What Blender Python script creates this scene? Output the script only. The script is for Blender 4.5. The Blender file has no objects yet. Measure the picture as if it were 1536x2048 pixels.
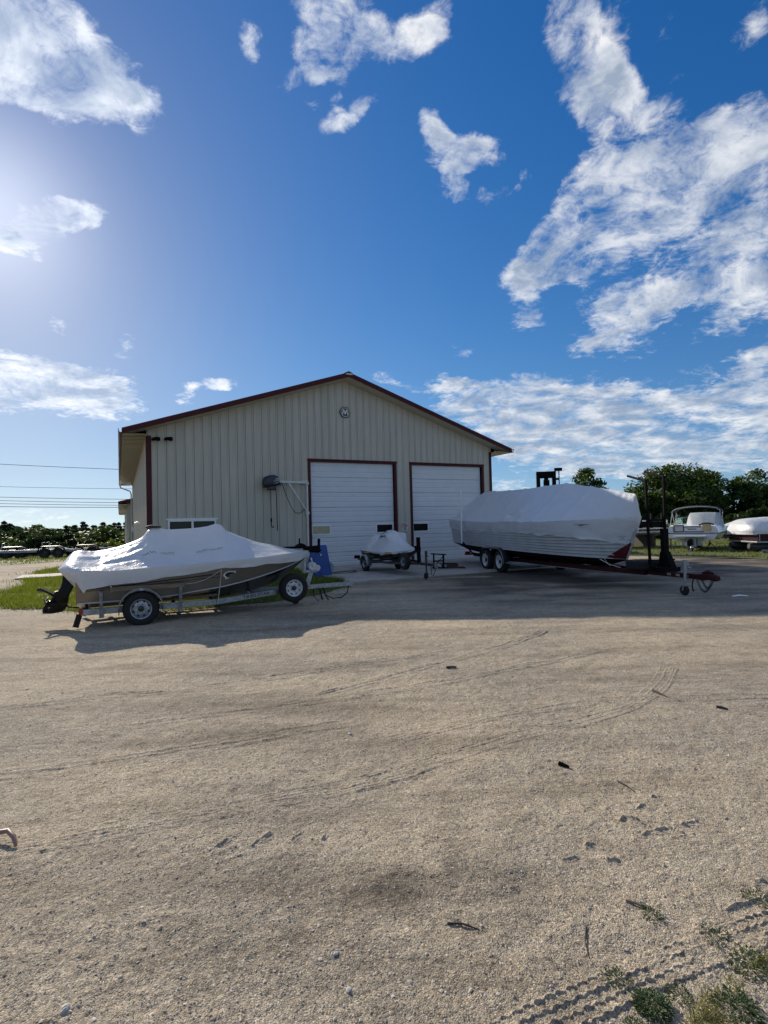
import bpy, bmesh, math, random
import numpy as np
from mathutils import Vector, Matrix, Euler
random.seed(7); RNG = np.random.default_rng(11)
C = bpy.context.scene.collection
SC = bpy.context.scene
pi = math.pi
def rad(a): return math.radians(a)

# ------------------------------------------------------------------ camera
EYE = 1.6
FPX, PITCH, ROLL = 1054.135, .024313, -.025686
_F = Vector((0, math.cos(PITCH), math.sin(PITCH))); _U0 = Vector((0, -math.sin(PITCH), math.cos(PITCH))); _R0 = Vector((1, 0, 0))
_R = _R0*math.cos(ROLL) + _U0*math.sin(ROLL); _U = -_R0*math.sin(ROLL) + _U0*math.cos(ROLL)
def ray(px, py): return _F + _R*((px-768)/FPX) - _U*((py-1024)/FPX)
def G(px, py, z=0.0):                       # where a sight line meets the level z
    d = ray(px, py); t = (z-EYE)/d.z
    return Vector((d.x*t, d.y*t, z))
def D(px, py, depth):                       # a point at a given depth along +Y
    d = ray(px, py); t = depth/d.y
    return Vector((d.x*t, depth, EYE+d.z*t))
cd = bpy.data.cameras.new('camera'); cam = bpy.data.objects.new('camera', cd); C.objects.link(cam)
cam.matrix_world = Matrix(((_R.x, _U.x, -_F.x, 0), (_R.y, _U.y, -_F.y, 0), (_R.z, _U.z, -_F.z, EYE), (0, 0, 0, 1)))
cd.sensor_fit = 'VERTICAL'; cd.sensor_height = 36; cd.sensor_width = 27; cd.lens = FPX/2048*36
cd.clip_start = .05; cd.clip_end = 8000
SC.camera = cam

# ------------------------------------------------------------------ materials
def newmat(name):
    m = bpy.data.materials.new(name); m.use_nodes = True
    nt = m.node_tree; return m, nt, nt.nodes['Principled BSDF']
def N(nt, t, **kw):
    n = nt.nodes.new(t)
    for k, v in kw.items():
        if k.startswith('i_'):
            n.inputs[k[2:]].default_value = v
        else: setattr(n, k, v)
    return n
def ramp(nt, fac, stops):
    r = nt.nodes.new('ShaderNodeValToRGB'); e = r.color_ramp.elements
    while len(e) < len(stops): e.new(.5)
    for k, (p, c) in zip(e, stops):
        k.position = p; k.color = (*c, 1) if len(c) == 3 else c
    nt.links.new(fac, r.inputs['Fac']); return r
def mat(name, col, rough=.5, metal=0., var=.12, scale=6., bump=0., bscale=40., coat=0., col2=None, spec=.5, stretch=None):
    m, nt, b = newmat(name); L = nt.links
    tc = N(nt, 'ShaderNodeTexCoord'); src = tc.outputs['Object']
    if stretch:
        mp = N(nt, 'ShaderNodeMapping'); mp.inputs['Scale'].default_value = stretch; L.new(src, mp.inputs['Vector']); src = mp.outputs[0]
    n = N(nt, 'ShaderNodeTexNoise'); n.inputs['Scale'].default_value = scale; n.inputs['Detail'].default_value = 6; n.inputs['Roughness'].default_value = .65
    L.new(src, n.inputs['Vector'])
    c2 = col2 or tuple(max(0, c*(1-2*var)) for c in col); c1 = tuple(min(1, c*(1+var)) for c in col)
    r = ramp(nt, n.outputs['Fac'], [(.3, c2), (.7, c1)])
    L.new(r.outputs['Color'], b.inputs['Base Color'])
    b.inputs['Metallic'].default_value = metal; b.inputs['Specular IOR Level'].default_value = spec
    mr = N(nt, 'ShaderNodeMapRange'); mr.inputs['To Min'].default_value = max(.03, rough*.8); mr.inputs['To Max'].default_value = min(1, rough*1.25)
    L.new(n.outputs['Fac'], mr.inputs['Value']); L.new(mr.outputs[0], b.inputs['Roughness'])
    if coat: b.inputs['Coat Weight'].default_value = coat; b.inputs['Coat Roughness'].default_value = .1
    if bump:
        n2 = N(nt, 'ShaderNodeTexNoise'); n2.inputs['Scale'].default_value = bscale; n2.inputs['Detail'].default_value = 4
        L.new(src, n2.inputs['Vector'])
        bp = N(nt, 'ShaderNodeBump'); bp.inputs['Strength'].default_value = bump; bp.inputs['Distance'].default_value = .02
        L.new(n2.outputs['Fac'], bp.inputs['Height']); L.new(bp.outputs[0], b.inputs['Normal'])
    return m
MT = {}
MT['siding'] = mat('siding', (.50, .470, .388), .42, var=.05, scale=1.2, stretch=(1, 1, .15), bump=.04, bscale=14)
MT['soffit'] = mat('soffit', (.52, .49, .38), .5, var=.05)
MT['maroon'] = mat('maroon_trim', (.070, .009, .010), .5, var=.15, scale=3, spec=.25)
MT['roofing'] = mat('roofing', (.09, .03, .03), .4, var=.1)
MT['door_white'] = mat('door_white', (.64, .655, .67), .38, var=.03, scale=2, bump=.05, bscale=120)
MT['white'] = mat('white_paint', (.78, .78, .77), .4, var=.05)
MT['off_white'] = mat('off_white', (.62, .62, .59), .5, var=.12, scale=4)
MT['black'] = mat('black_plastic', (.008, .008, .009), .38, var=.2, spec=.2)
MT['satin_black'] = mat('satin_black', (.006, .006, .0065), .6, var=.3, scale=10, spec=.06)
MT['rubber'] = mat('rubber', (.014, .014, .014), .85, var=.3, scale=20, bump=.15, bscale=60)
MT['galv'] = mat('galvanised', (.36, .38, .40), .42, metal=.75, var=.25, scale=22)
MT['rim_white'] = mat('rim_white', (.60, .60, .60), .4, var=.15, scale=12)
MT['steel_dark'] = mat('steel_dark', (.06, .06, .065), .5, metal=.5, var=.3)
MT['blue'] = mat('blue_plastic', (.012, .065, .29), .45, var=.25, scale=4, bump=.5, bscale=7)
MT['red_lens'] = mat('red_lens', (.35, .01, .01), .2, var=.05)
MT['orange_lens'] = mat('orange_lens', (.7, .12, .01), .25, var=.05)
MT['concrete'] = mat('concrete', (.40, .375, .33), .85, var=.14, scale=1.6, bump=.2, bscale=60)
MT['bark'] = mat('bark', (.07, .05, .035), .9, var=.35, scale=8, bump=.6, bscale=14)
MT['wood'] = mat('wood', (.20, .15, .10), .8, var=.3, scale=5, stretch=(1, 8, 8))
MT['dark_wood'] = mat('dark_wood', (.05, .04, .032), .85, var=.3, scale=6)
MT['tan_seat'] = mat('tan_seat', (.55, .42, .22), .6, var=.1)
MT['rust_red'] = mat('trailer_red', (.042, .008, .007), .6, var=.35, scale=9, col2=(.018, .006, .005), spec=.15)
MT['maroon_gloss'] = mat('maroon_gloss', (.10, .008, .014), .18, var=.1, coat=.5)
MT['gel_white'] = mat('gelcoat_white', (.80, .80, .79), .2, var=.04, coat=.3)
MT['gel_grey'] = mat('gelcoat_grey', (.45, .46, .465), .35, var=.08, scale=3)
MT['bottom_dark'] = mat('bottom_paint', (.010, .007, .008), .7, var=.3, spec=.1)
MT['hull_pewter'] = mat('hull_pewter', (.20, .172, .136), .24, metal=.45, var=.06, scale=2, coat=.4)
MT['hull_black'] = mat('hull_black', (.014, .013, .013), .25, var=.2, coat=.3)
MT['rope'] = mat('strap', (.50, .48, .42), .8, var=.1)
MT['ink'] = mat('ink', (.02, .02, .025), .6, var=.2)
MT['canvas'] = mat('canvas_black', (.02, .02, .022), .8, var=.2)
MT['grey_canvas'] = mat('canvas_grey', (.34, .38, .39), .75, var=.08, bump=.1, bscale=8)
MT['yellow'] = mat('yellow_gel', (.50, .36, .03), .35, var=.15)
MT['pane_beige'] = mat('blind_beige', (.42, .36, .22), .25, var=.08, coat=.6)
def m_pane():
    m, nt, b = newmat('dark_glass')
    n = N(nt, 'ShaderNodeTexNoise'); n.inputs['Scale'].default_value = 1.5
    r = ramp(nt, n.outputs['Fac'], [(.35, (.006, .007, .007)), (.7, (.016, .018, .018))])
    nt.links.new(r.outputs[0], b.inputs['Base Color']); b.inputs['Roughness'].default_value = .08; b.inputs['Specular IOR Level'].default_value = .25
    return m
MT['pane'] = m_pane()
def m_glass():
    m, nt, b = newmat('tinted_windshield')
    b.inputs['Base Color'].default_value = (.35, .62, .52, 1); b.inputs['Roughness'].default_value = .04
    b.inputs['Transmission Weight'].default_value = .85; b.inputs['IOR'].default_value = 1.1
    return m
MT['glass'] = m_glass()
def m_wrap(name, col=(.80, .815, .83), trans=.22, bs=1.0, st=(1, 1, 1)):
    # heat-shrunk plastic film: tight fine creases, a little light through it
    m, nt, b = newmat(name); L = nt.links
    tc = N(nt, 'ShaderNodeTexCoord')
    mp = N(nt, 'ShaderNodeMapping'); mp.inputs['Scale'].default_value = st; L.new(tc.outputs['Object'], mp.inputs['Vector'])
    n = N(nt, 'ShaderNodeTexNoise'); n.inputs['Scale'].default_value = 2.6; n.inputs['Detail'].default_value = 5; n.inputs['Distortion'].default_value = .9
    L.new(mp.outputs[0], n.inputs['Vector'])
    n2 = N(nt, 'ShaderNodeTexNoise'); n2.inputs['Scale'].default_value = 11; n2.inputs['Detail'].default_value = 3; n2.inputs['Distortion'].default_value = 1.4
    L.new(mp.outputs[0], n2.inputs['Vector'])
    ad = N(nt, 'ShaderNodeMath', operation='MULTIPLY_ADD'); ad.inputs[1].default_value = .28
    L.new(n2.outputs['Fac'], ad.inputs[0]); L.new(n.outputs['Fac'], ad.inputs[2])
    bp = N(nt, 'ShaderNodeBump'); bp.inputs['Strength'].default_value = .55*bs; bp.inputs['Distance'].default_value = .05
    L.new(ad.outputs[0], bp.inputs['Height']); L.new(bp.outputs[0], b.inputs['Normal'])
    r = ramp(nt, n.outputs['Fac'], [(.3, tuple(c*.93 for c in col)), (.7, col)]); L.new(r.outputs[0], b.inputs['Base Color'])
    b.inputs['Roughness'].default_value = .34; b.inputs['Specular IOR Level'].default_value = .5
    tr = N(nt, 'ShaderNodeBsdfTranslucent'); tr.inputs['Color'].default_value = (*col, 1); L.new(bp.outputs[0], tr.inputs['Normal'])
    mx = N(nt, 'ShaderNodeMixShader'); mx.inputs[0].default_value = trans
    L.new(b.outputs[0], mx.inputs[1]); L.new(tr.outputs[0], mx.inputs[2])
    out = nt.nodes['Material Output']; L.new(mx.outputs[0], out.inputs['Surface'])
    return m
MT['wrap'] = m_wrap('shrink_wrap')
MT['wrap_still'] = m_wrap('shrink_wrap_tight', (.76, .785, .81), .2, .8)
def m_leaf(name, c1, c2, tr=.35):
    m, nt, b = newmat(name); L = nt.links
    g = N(nt, 'ShaderNodeNewGeometry')
    r = ramp(nt, g.outputs['Random Per Island'], [(0, c1), (1, c2)])
    L.new(r.outputs[0], b.inputs['Base Color']); b.inputs['Roughness'].default_value = .55; b.inputs['Specular IOR Level'].default_value = .3
    t = N(nt, 'ShaderNodeBsdfTranslucent')
    mu = N(nt, 'ShaderNodeMix', data_type='RGBA', blend_type='MULTIPLY'); mu.inputs[0].default_value = 1
    L.new(r.outputs[0], mu.inputs[6]); mu.inputs[7].default_value = (1.5, 1.4, .6, 1)
    L.new(mu.outputs[2], t.inputs['Color'])
    mx = N(nt, 'ShaderNodeMixShader'); mx.inputs[0].default_value = tr
    L.new(b.outputs[0], mx.inputs[1]); L.new(t.outputs[0], mx.inputs[2]); L.new(mx.outputs[0], nt.nodes['Material Output'].inputs['Surface'])
    return m
MT['leaf'] = m_leaf('leaf', (.030, .062, .014), (.075, .115, .025))
MT['leaf_dark'] = m_leaf('leaf_dark', (.020, .042, .014), (.045, .075, .022), .25)
MT['leaf_light'] = m_leaf('leaf_light', (.075, .12, .025), (.14, .19, .045))
MT['needle'] = m_leaf('needle', (.016, .034, .018), (.036, .056, .026), .15)
MT['grass'] = m_leaf('grass_blade', (.085, .125, .02), (.17, .20, .05), .4)
MT['weed'] = m_leaf('weed_leaf', (.045, .075, .025), (.09, .13, .05), .3)

# ------------------------------------------------------------------ mesh helpers
class MB:
    def __init__(s): s.v = []; s.f = []
    def add(s, vs, fs, M=None):
        o = len(s.v)
        s.v += [tuple(M @ Vector(v)) if M is not None else tuple(v) for v in vs]
        s.f += [tuple(o+i for i in f) for f in fs]; return s
    def box(s, c, d, rot=(0, 0, 0), taper=1.0):
        x, y, z = d[0]/2, d[1]/2, d[2]/2; t = taper
        vs = [(-x, -y, -z), (x, -y, -z), (x, y, -z), (-x, y, -z), (-x*t, -y*t, z), (x*t, -y*t, z), (x*t, y*t, z), (-x*t, y*t, z)]
        return s.add(vs, [(0, 3, 2, 1), (4, 5, 6, 7), (0, 1, 5, 4), (1, 2, 6, 5), (2, 3, 7, 6), (3, 0, 4, 7)], Matrix.Translation(c) @ Euler(rot).to_matrix().to_4x4())
    def bar(s, a, b, w, h, up=(0, 0, 1)):    # box section along a-b
        a, b = Vector(a), Vector(b); t = (b-a); l = t.length; t /= l
        up = Vector(up); sd = t.cross(up)
        if sd.length < 1e-4: up = Vector((1, 0, 0)); sd = t.cross(up)
        sd.normalize(); u = sd.cross(t)
        vs = []
        for p in (a, b):
            for q, r in ((-1, -1), (1, -1), (1, 1), (-1, 1)): vs.append(p+sd*(q*w/2)+u*(r*h/2))
        return s.add(vs, [(0, 1, 2, 3), (7, 6, 5, 4), (0, 4, 5, 1), (1, 5, 6, 2), (2, 6, 7, 3), (3, 7, 4, 0)])
    def tube(s, pts, r, n=8, cap=True):
        pts = [Vector(p) for p in pts]; rs = r if isinstance(r, (list, tuple)) else [r]*len(pts)
        up = Vector((0, 0, 1)); vs = []; fs = []
        t0 = (pts[1]-pts[0]).normalized()
        if abs(t0.z) > .9: up = Vector((1, 0, 0))
        nrm = t0.cross(up).normalized()
        for i, p in enumerate(pts):
            t = (pts[min(i+1, len(pts)-1)]-pts[max(i-1, 0)]).normalized()
            nrm = (nrm - t*nrm.dot(t)).normalized(); bn = t.cross(nrm)
            for k in range(n):
                a = 2*pi*k/n; vs.append(p+(nrm*math.cos(a)+bn*math.sin(a))*rs[i])
        for i in range(len(pts)-1):
            for k in range(n):
                fs.append((i*n+k, i*n+(k+1) % n, (i+1)*n+(k+1) % n, (i+1)*n+k))
        if cap: fs.append(tuple(range(n-1, -1, -1))); fs.append(tuple((len(pts)-1)*n+k for k in range(n)))
        return s.add(vs, fs)
    def lathe(s, prof, M=None, n=32, close=False):   # profile (radius, along z)
        vs = []; fs = []; m = len(prof)
        for r, z in prof:
            for k in range(n): a = 2*pi*k/n; vs.append((r*math.cos(a), r*math.sin(a), z))
        for i in range(m-1 if not close else m):
            j = (i+1) % m
            for k in range(n): fs.append((i*n+k, i*n+(k+1) % n, j*n+(k+1) % n, j*n+k))
        return s.add(vs, fs, M)
    def prism(s, poly, y0, y1, M=None):      # polygon in x,z pushed along y
        n = len(poly)
        vs = [(x, y0, z) for x, z in poly]+[(x, y1, z) for x, z in poly]
        fs = [tuple(range(n)), tuple(range(2*n-1, n-1, -1))]+[(i, i+n, (i+1) % n+n, (i+1) % n) for i in range(n)]
        return s.add(vs, fs, M)
    def loft(s, rings, closed=False, cap0=False, cap1=False, M=None):
        n = len(rings[0]); vs = [p for r in rings for p in r]; fs = []
        for i in range(len(rings)-1):
            for k in range(n if closed else n-1):
                fs.append((i*n+k, i*n+(k+1) % n, (i+1)*n+(k+1) % n, (i+1)*n+k))
        if cap0: fs.append(tuple(range(n-1, -1, -1)))
        if cap1: fs.append(tuple((len(rings)-1)*n+k for k in range(n)))
        return s.add(vs, fs, M)
    def ball(s, c, r, n=10, m=6):
        r = r if isinstance(r, (tuple, list)) else (r, r, r)
        prof = [(math.sin(pi*i/m), -math.cos(pi*i/m)) for i in range(m+1)]
        prof[0] = (.001, -1); prof[-1] = (.001, 1)
        return s.lathe(prof, Matrix.Translation(c) @ Matrix.Diagonal((*r, 1)), n)
    def build(s, name, m, parent=None, smooth=None, bevel=0., weld=False, subd=0, thick=0.):
        me = bpy.data.meshes.new(name); me.from_pydata([tuple(v) for v in s.v], [], s.f)
        bm = bmesh.new(); bm.from_mesh(me)
        if weld: bmesh.ops.remove_doubles(bm, verts=bm.verts, dist=.0005)
        bmesh.ops.recalc_face_normals(bm, faces=bm.faces); bm.to_mesh(me); bm.free()
        if isinstance(m, str): m = MT[m]
        me.materials.append(m)
        o = bpy.data.objects.new(name, me); C.objects.link(o)
        if parent is not None: o.parent = parent
        if smooth is not None:
            for p in me.polygons: p.use_smooth = True
            if smooth < 179: me.set_sharp_from_angle(angle=rad(smooth))
        if thick:
            q = o.modifiers.new('solid', 'SOLIDIFY'); q.thickness = thick; q.offset = 0
        if bevel:
            q = o.modifiers.new('bevel', 'BEVEL'); q.width = bevel; q.segments = 2; q.limit_method = 'ANGLE'; q.angle_limit = rad(40)
        if subd:
            q = o.modifiers.new('sub', 'SUBSURF'); q.levels = subd; q.render_levels = subd
        return o
def tag(o, label, cat, group=None):
    o['label'] = label; o['category'] = cat
    if group: o['group'] = group
    return o
def thing(name, label, cat, loc=(0, 0, 0), rz=0., group=None):
    o = bpy.data.objects.new(name, None); C.objects.link(o); o.location = loc; o.rotation_euler = (0, 0, rz); o.empty_display_size = .2
    return tag(o, label, cat, group)
def kind(o, k): o['kind'] = k; return o
def copy_tree(o, parent=None):
    c = o.copy(); C.objects.link(c)
    if parent is not None: c.parent = parent
    for ch in list(o.children): copy_tree(ch, c)
    return c
def raw_mesh(name, V, Fq, m, smooth=True):   # numpy vertices + quads/tris
    me = bpy.data.meshes.new(name); k = Fq.shape[1]
    me.vertices.add(len(V)); me.vertices.foreach_set('co', V.astype(np.float32).ravel())
    me.loops.add(Fq.size); me.loops.foreach_set('vertex_index', Fq.astype(np.int32).ravel())
    me.polygons.add(len(Fq)); me.polygons.foreach_set('loop_start', np.arange(0, Fq.size, k, dtype=np.int32)); me.polygons.foreach_set('loop_total', np.full(len(Fq), k, np.int32))
    me.polygons.foreach_set('use_smooth', np.full(len(Fq), smooth)); me.update(calc_edges=True)
    me.materials.append(MT[m] if isinstance(m, str) else m)
    return me
def link_mesh(name, me, parent=None):
    o = bpy.data.objects.new(name, me); C.objects.link(o)
    if parent is not None: o.parent = parent
    return o
def text_mesh(name, body, size, M, m, parent, depth=.004, extra=1.0):
    cu = bpy.data.curves.new(name+'_curve', 'FONT'); cu.body = body; cu.size = size; cu.extrude = depth; cu.align_x = 'CENTER'; cu.align_y = 'CENTER'; cu.offset = .006*size*extra
    t = bpy.data.objects.new(name+'_tmp', cu); C.objects.link(t)
    bpy.context.view_layer.update()
    me = bpy.data.meshes.new_from_object(t.evaluated_get(bpy.context.evaluated_depsgraph_get()))
    bpy.data.objects.remove(t); bpy.data.curves.remove(cu)
    me.transform(M); me.materials.clear(); me.materials.append(MT[m]); me.name = name
    return link_mesh(name, me, parent)
# numpy value noise
def _hash(ix, iy, s):
    h = (ix.astype(np.int64)*374761393 + iy.astype(np.int64)*668265263 + s*1442695041) & 0x7fffffff
    h = (h ^ (h >> 13))*1274126177 & 0x7fffffff
    return ((h ^ (h >> 16)) & 0xffff)/65535.
def vnoise(x, y, s=0):
    ix = np.floor(x); iy = np.floor(y); fx = x-ix; fy = y-iy
    fx = fx*fx*fx*(fx*(fx*6-15)+10); fy = fy*fy*fy*(fy*(fy*6-15)+10)
    a = _hash(ix, iy, s); b = _hash(ix+1, iy, s); c = _hash(ix, iy+1, s); d = _hash(ix+1, iy+1, s)
    return (a*(1-fx)+b*fx)*(1-fy)+(c*(1-fx)+d*fx)*fy-.5
def fbm(x, y, s=0, o=4, g=.5):
    t = 0; a = 1.
    for i in range(o): t = t+a*vnoise(x, y, s+i*17); x = x*2.03+7.1; y = y*2.03+3.7; a *= g
    return t
def interp(x, tab): return float(np.interp(x, [t[0] for t in tab], [t[1] for t in tab]))
def pchip(x, tab):                           # smooth monotone-ish interpolation of a table
    X = np.array([t[0] for t in tab], float); Y = np.array([t[1] for t in tab], float)
    h = np.diff(X); dl = np.diff(Y)/h; m = np.zeros_like(X); m[0] = dl[0]; m[-1] = dl[-1]
    for i in range(1, len(X)-1): m[i] = 0 if dl[i-1]*dl[i] <= 0 else 2*dl[i-1]*dl[i]/(dl[i-1]+dl[i])
    x = min(max(x, X[0]), X[-1]); i = min(int(np.searchsorted(X, x, 'right'))-1, len(X)-2); t = (x-X[i])/h[i]
    return float((2*t**3-3*t*t+1)*Y[i]+(t**3-2*t*t+t)*h[i]*m[i]+(-2*t**3+3*t*t)*Y[i+1]+(t**3-t*t)*h[i]*m[i+1])
# ------------------------------------------------------------------ sun, sky, clouds
SUN_AZ, SUN_EL = rad(-37), rad(26.8)
S = Vector((math.sin(SUN_AZ)*math.cos(SUN_EL), math.cos(SUN_AZ)*math.cos(SUN_EL), math.sin(SUN_EL)))
sl = bpy.data.lights.new('sun', 'SUN'); sl.energy = 4.3; sl.angle = rad(.53); sl.color = (1, .90, .76)
so = bpy.data.objects.new('sun', sl); C.objects.link(so); so.rotation_euler = S.to_track_quat('Z', 'Y').to_euler(); so.location = (-20, 25, 30)
W = bpy.data.worlds.new('World'); SC.world = W; W.use_nodes = True
wt = W.node_tree; WL = wt.links
wt.nodes.remove(wt.nodes['Background'])
SKY_STRENGTH = .12
sky = N(wt, 'ShaderNodeTexSky', sky_type='NISHITA', sun_disc=False)
sky.sun_elevation = SUN_EL; sky.sun_rotation = SUN_AZ; sky.air_density = 1.0; sky.dust_density = .15; sky.ozone_density = 2.2
wtc0 = N(wt, 'ShaderNodeTexCoord')
lift = N(wt, 'ShaderNodeVectorMath', operation='MULTIPLY_ADD'); lift.inputs[1].default_value = (1, 1, .92); lift.inputs[2].default_value = (0, 0, .085)
lnm = N(wt, 'ShaderNodeVectorMath', operation='NORMALIZE'); WL.new(wtc0.outputs['Generated'], lift.inputs[0]); WL.new(lift.outputs[0], lnm.inputs[0]); WL.new(lnm.outputs[0], sky.inputs[0])
hs = N(wt, 'ShaderNodeHueSaturation'); hs.inputs['Saturation'].default_value = 1.40; hs.inputs['Value'].default_value = .92; hs.inputs['Hue'].default_value = .514
WL.new(sky.outputs[0], hs.inputs['Color'])
tc = N(wt, 'ShaderNodeTexCoord'); DIR = tc.outputs['Generated']
sep = N(wt, 'ShaderNodeSeparateXYZ'); WL.new(DIR, sep.inputs[0])
def mth(op, a, b=None, c=None, clamp=False):
    n = N(wt, 'ShaderNodeMath', operation=op); n.use_clamp = clamp
    for i, v in enumerate((a, b, c)):
        if v is None: continue
        if isinstance(v, (int, float)): n.inputs[i].default_value = v
        else: WL.new(v, n.inputs[i])
    return n.outputs[0]
def vmth(op, a, b=None, sc=None):
    n = N(wt, 'ShaderNodeVectorMath', operation=op)
    for i, v in enumerate((a, b)):
        if v is None: continue
        if isinstance(v, (tuple, list, Vector)): n.inputs[i].default_value = tuple(v)
        else: WL.new(v, n.inputs[i])
    if sc is not None: n.inputs['Scale'].default_value = sc
    return n
def wnoise(vec, scale, detail, rough, dist=0.):
    n = N(wt, 'ShaderNodeTexNoise'); n.inputs['Scale'].default_value = scale; n.inputs['Detail'].default_value = detail; n.inputs['Roughness'].default_value = rough; n.inputs['Distortion'].default_value = dist
    WL.new(vec, n.inputs['Vector']); return n
# a flat cloud layer: directions projected to a level sheet, so that clouds flatten towards the horizon
den = mth('ADD', mth('MAXIMUM', sep.outputs['Z'], 0.), .22)
cx = mth('DIVIDE', sep.outputs['X'], den); cy = mth('DIVIDE', sep.outputs['Y'], den)
cp = N(wt, 'ShaderNodeCombineXYZ'); WL.new(cx, cp.inputs[0]); WL.new(cy, cp.inputs[1]); cp.inputs[2].default_value = 3.7; LAY = cp.outputs[0]
az = mth('ARCTAN2', sep.outputs['X'], sep.outputs['Y']); el = mth('ARCSINE', sep.outputs['Z'])
ae = N(wt, 'ShaderNodeCombineXYZ'); WL.new(az, ae.inputs[0]); WL.new(el, ae.inputs[1])
wn = wnoise(LAY, 3.2, 5, .6)
off = vmth('SCALE', vmth('SUBTRACT', wn.outputs['Color'], (.5, .5, .5)).outputs[0], sc=.085).outputs[0]
POS = vmth('ADD', ae.outputs[0], off).outputs[0]
POSF = vmth('MULTIPLY', POS, (1, 1, 0)).outputs[0]
def AE(px, py):
    d = ray(px, py).normalized(); return math.atan2(d.x, d.y), math.asin(d.z)
# heaps and wisps: where in the sky (as seen over the yard), half lengths, tilt, weight
BL = [
 (70, 60, 175, 120, 15, 1.0), (150, 120, 150, 70, 30, .85), (250, 180, 60, 24, 0, .5), (30, 120, 90, 70, 0, .9), (-120, 60, 160, 130, 0, .9),
 (105, 442, 85, 30, -3, 1.0), (175, 430, 55, 20, 10, .7), (30, 472, 55, 20, 15, .95), (-60, 450, 60, 20, 0, .6),
 (80, 770, 150, 48, 2, 1.0), (190, 790, 95, 46, 5, .95), (250, 700, 26, 14, -20, .75), (20, 735, 90, 26, 0, .75), (-120, 770, 120, 50, 0, .9), (122, 654, 26, 9, 0, .7),
 (655, 45, 85, 58, 60, 1.05), (760, 85, 105, 44, -10, 1.05), (860, 45, 55, 30, -40, .8), (625, 105, 52, 36, -40, .9), (730, 20, 60, 34, 30, .75),
 (510, 78, 34, 24, 60, .7), (570, 155, 28, 24, -30, .8), (618, 192, 24, 16, 0, .9), (695, 215, 66, 18, -38, .95), (668, 185, 20, 16, -40, .65),
 (915, 312, 66, 34, 5, 1.0), (905, 362, 42, 28, -60, 1.05), (868, 252, 28, 30, -60, 1.0), (955, 290, 40, 16, -15, .55), (945, 158, 22, 26, 80, .95), (985, 400, 46, 18, -10, 1.0), (1048, 370, 24, 18, -60, 1.0), (872, 203, 16, 24, 80, .6),
 (1165, 60, 85, 80, 60, .8), (1175, 150, 95, 60, 30, .85), (1235, 170, 45, 30, 40, .6), (1195, 245, 30, 40, -60, .5), (1330, 175, 62, 26, -40, .55), (1140, 20, 60, 50, 70, .6), (1350, 60, 60, 30, -50, .3),
 (1490, 85, 52, 40, -50, .8), (1530, 20, 40, 40, 60, .5),
 (1330, 320, 190, 85, -22, 1.0), (1240, 430, 170, 82, -25, 1.0), (1120, 510, 110, 52, -25, .9), (1050, 565, 50, 36, -60, .7), (1390, 420, 130, 75, -20, .9), (1480, 330, 100, 100, -60, .9), (1180, 480, 120, 60, -20, .85), (1480, 470, 100, 40, -30, .6),
 (1240, 640, 105, 72, -35, .95), (1300, 600, 110, 40, -15, .7), (1160, 685, 55, 20, -10, .5), (1072, 632, 36, 32, -20, 1.0), (1440, 570, 100, 55, -20, .75), (1500, 610, 80, 40, -10, .55), (1400, 670, 90, 26, -20, .45), (1510, 700, 60, 26, -30, .4), (1590, 500, 90, 90, 0, .7),
 (1010, 808, 135, 48, 0, 1.15), (1130, 835, 160, 70, 5, 1.2), (1230, 880, 190, 56, 0, 1.1), (1080, 900, 130, 40, 4, .75), (1330, 850, 150, 46, 0, .85), (1450, 790, 130, 62, -15, .85), (1520, 740, 90, 40, -40, .7), (1500, 860, 120, 40, 0, .7), (1390, 900, 200, 36, 0, .75), (1240, 780, 60, 16, -8, .45), (1180, 800, 60, 20, 0, .5), (1620, 800, 130, 80, 0, .8),
 (1020, 975, 110, 20, 0, .65), (1240, 950, 130, 22, 0, .6), (1480, 940, 130, 18, -8, .55), (1330, 1010, 160, 14, 0, .45),
 (440, 772, 34, 16, -10, .85), (375, 805, 24, 10, 0, .75), (385, 785, 18, 9, 0, .65), (790, 765, 44, 12, 12, .8), (885, 768, 56, 11, -3, .75), (940, 706, 34, 12, -12, .72), (955, 635, 14, 6, 0, .36), (395, 462, 20, 6, 0, .3),
 (30, 1026, 70, 10, 2, .75), (120, 1036, 60, 7, 0, .6), (235, 1010, 30, 6, 0, .5), (470, 700, 20, 6, 0, .25)]
nz = wnoise(LAY, 5.0, 12, .65, .45)
nf = wnoise(LAY, 24., 7, .66, .6)
NOISE = mth('MULTIPLY_ADD', mth('SUBTRACT', nz.outputs['Fac'], .5), 4.3, mth('MULTIPLY', mth('SUBTRACT', nf.outputs['Fac'], .5), 2.7))
sund = vmth('DOT_PRODUCT', DIR, tuple(S)).outputs['Value']
sun0 = mth('MAXIMUM', sund, 0.)
# the brightest air round the sun rolls off softly, as every sky does on film
one = vmth('DIVIDE', hs.outputs[0], (15., 15., 15.)).outputs[0]
SK1 = vmth('DIVIDE', hs.outputs[0], vmth('ADD', one, (1., 1., 1.)).outputs[0]).outputs[0]
_sk = vmth('SCALE', SK1); WL.new(mth('DIVIDE', 1., mth('MULTIPLY_ADD', mth('POWER', sun0, 14.), .12, 1.)), _sk.inputs['Scale']); SK1 = _sk.outputs[0]
hal = mth('MULTIPLY_ADD', mth('POWER', sun0, 180.), 2.2, mth('MULTIPLY', mth('POWER', sun0, 6.), .10))
SK2 = vmth('ADD', SK1, hal).outputs[0]
shv = vmth('ADD', LAY, tuple(Vector((S.x, S.y, 0)).normalized()*.09)).outputs[0]
nz2 = wnoise(shv, 5.0, 4, .6, .45)
SLOPE = mth('MULTIPLY', mth('SUBTRACT', nz2.outputs['Fac'], nz.outputs['Fac']), 2.2)
CB = mth('MULTIPLY_ADD', mth('POWER', sun0, 10.), 2.8, 6.2)
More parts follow.
